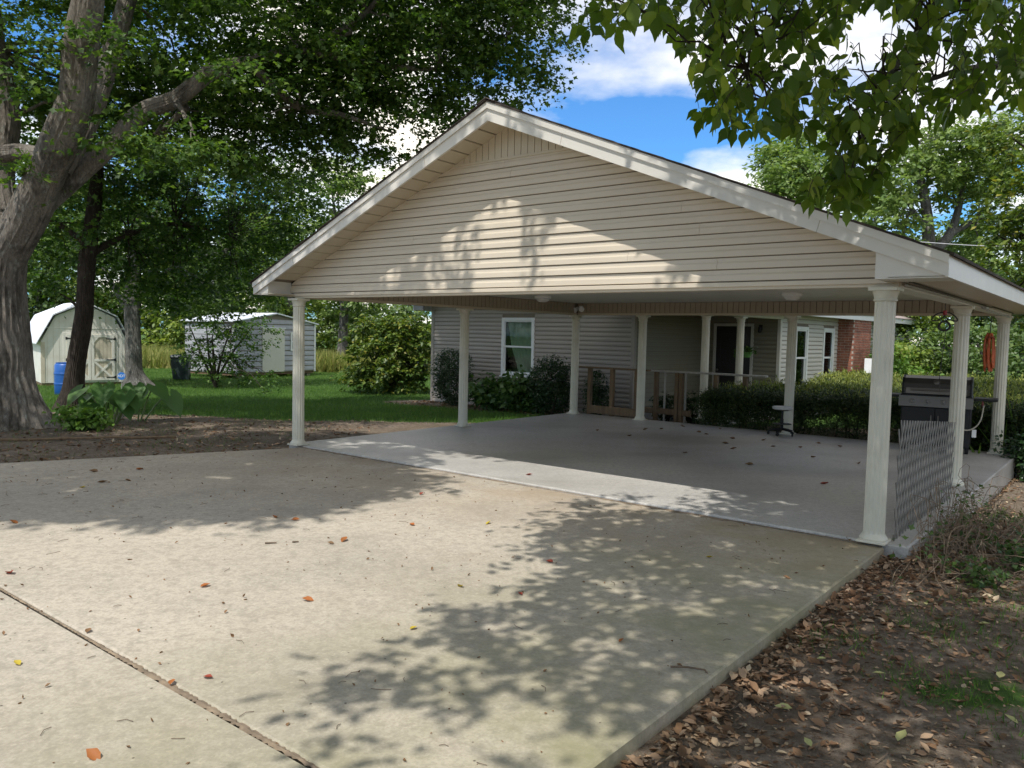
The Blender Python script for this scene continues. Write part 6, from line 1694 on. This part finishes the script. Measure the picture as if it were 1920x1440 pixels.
dry_leaf(992, 891, DL_RED, 'reddish', .09, 'floor'); dry_leaf(1546, 908, DL_RED, 'reddish', .13, 'floor')
for px, py, s_ in [(1468, 1338, .085), (1690, 1392, .09), (1648, 1273, .07), (1875, 1276, .08), (1514, 1404, .06), (1895, 1360, .07), (1540, 1245, .06), (1845, 1178, .07), (1735, 1140, .05)]:
    g = gp(px, py)
    if 'pale' not in dry: V0, F0 = T_DRY; dry['pale'] = npmesh('fallen_leaf', (V0 - [0, .5, 0]), F0, DL_PALE)
    o = inst('fallen_leaf', dry['pale'], None, (g.x, g.y, g.z + .03), 0, (random.uniform(-.2, .2), random.uniform(-.2, .2), random.uniform(0, 6.28))); o.scale = (s_,) * 3
    tag(o, 'pale yellow-green fallen leaf on the bare earth right of the drive', 'leaf', 'pale fallen leaves on the earth')
# specks, seeds and twigs on the drive
mb_p, mb_n = [], []
m = 620; u = rng.uniform(-1, 8.1, m); v = rng.uniform(-6.8, -.1, m); k = u > leftu(v) + .1; u, v = u[k], v[k]
P = np.stack([LX + u * CU + v * SU, LY - u * SU + v * CU, np.full(len(u), DZ + .004)], 1)
V, Fc = leaves(P, rng.normal(size=P.shape) * .4 + [0, 0, 1], .012 + .022 * rng.random(len(P)) ** 2, T_DRY, None, 2.0)
o = inst('drive_debris', npmesh('drive_debris', V, Fc, DL_BROWN)); o['kind'] = 'stuff'; o['label'] = 'tiny dark seeds and leaf crumbs scattered over the concrete drive'; o['category'] = 'debris'
sk = MB()
for i in range(120):
    uu_, vv_ = random.uniform(-.5, 8.1), random.uniform(-6.6, -.1)
    if uu_ < leftu(vv_) + .1: continue
    p = uv(uu_, vv_, DZ + .004); a = random.uniform(0, 6.28); L = random.uniform(.03, .11)
    sk.tube([p, p + Vector((L * .5 * math.cos(a), L * .5 * math.sin(a), .004)), p + Vector((L * math.cos(a + .3), L * math.sin(a + .3), .001))], .0016, 4)
o = sk.build('drive_twigs', STICK); o['kind'] = 'stuff'; o['label'] = 'thin twigs and stalks scattered over the concrete drive'; o['category'] = 'twigs'
a, b = on(1257, 1250, DZ + .012), on(1322, 1256, DZ + .012)
tw_ = MB().tube([a, a.lerp(b, .5) + Vector((0, 0, .006)), b], [.006, .006, .005], 6).tube([b, b + Vector((.02, -.03, -.03)), b + Vector((.03, -.05, -.07))], [.005, .004, .003], 6)
tag(tw_.build('broken_stick', STICK, None, True), 'forked broken stick lying over the right edge of the drive', 'stick')
for px, py, L, lab in ((497, 1018, .09, 'short grey stick left of two on the sunlit drive'), (548, 1016, .05, 'stubby stick right of two on the sunlit drive')):
    g = on(px, py, DZ + .008); tag(MB().tube([g, g + Vector((L, .01, .002))], [.007, .006], 6).build('short_stick', STICK, None, True), lab, 'stick')

# ------------------------------------------------------------------ dead vines round the trellis foot
vb = uv(8.75, .55, 0); vb.z = float(gz(vb.x, vb.y))
vt = thing('dead_vine_tangle', 'tangle of dry brown vines and weeds at the foot of the trellis', 'vines', vb, -TH)
mb = MB()
for i in range(420):
    x0 = random.gauss(0, .42); y0 = random.gauss(.35, .75); hgt = max(0.05, .55 * math.exp(-((x0 + .3) / .35) ** 2) * random.random() + .10)
    if y0 < -1.1 or y0 > 2.2 or x0 < -.26: continue
    p0 = Vector((x0, y0, -.02)); p1 = p0 + Vector((random.gauss(-.03, .12), random.gauss(0, .2), hgt)); p2 = p1 + Vector((random.gauss(.02, .16), random.gauss(0, .25), random.uniform(-.12, .12))); p3 = p2 + Vector((random.gauss(0, .15), random.gauss(0, .15), -random.uniform(.0, .25)))
    p1.x = max(p1.x, -.24); p2.x = max(p2.x, -.3); p3.x = max(p3.x, -.24); p3.z = max(p3.z, 0.0)
    mb.tube(ring_path([p0, p1, p2, p3], 3), .0028, 4, False)
mb.build('dry_stems', DEADVINE, vt)
m = 900; P = np.stack([np.abs(rng.normal(size=m)) * .45 - .2, rng.normal(size=m) * .9 + .4, np.abs(rng.normal(size=m)) * .10], 1)
P[:, 2] += .35 * np.exp(-((P[:, 0] + .15) / .2) ** 2) * rng.random(m)
cl_ = np.sin(P[:, 0] * 7 + 1) * np.sin(P[:, 1] * 5) > -.15; P = P[cl_]
V, Fc = leaves(P, rng.normal(size=P.shape) * .6 + [0, 0, .8], .03 + .035 * rng.random(len(P)), T_LOBED)
inst('green_leaves', npmesh('green_leaves', V, Fc, LF_VINE), vt)
m = 500; P = np.stack([rng.normal(size=m) * .35, rng.normal(size=m) * .8 + .3, np.abs(rng.normal(size=m)) * .06], 1)
V, Fc = leaves(P, rng.normal(size=P.shape) * .6 + [0, 0, .8], .05 + .04 * rng.random(m), T_DRY)
inst('dry_leaves', npmesh('dry_leaves', V, Fc, LITTER), vt)
for (uu_, vv_, s_, lab) in ((9.35, .55, .35, 'sprawling green weed in the earth right of the vine tangle'), (9.0, -.35, .22, 'small green weed near the slab corner'), (8.85, 2.6, .25, 'green weed growing against the slab side')):
    p = uv(uu_, vv_); p.z = float(gz(p.x, p.y))
    shrub('weed', lab, p, [(p + Vector((0, 0, s_ * .3)), (s_, s_, s_ * .35))], LF_VINE, 55, 9, .07, .05, T_LOBED, .2, 'weed', 2, zmin=0.0)
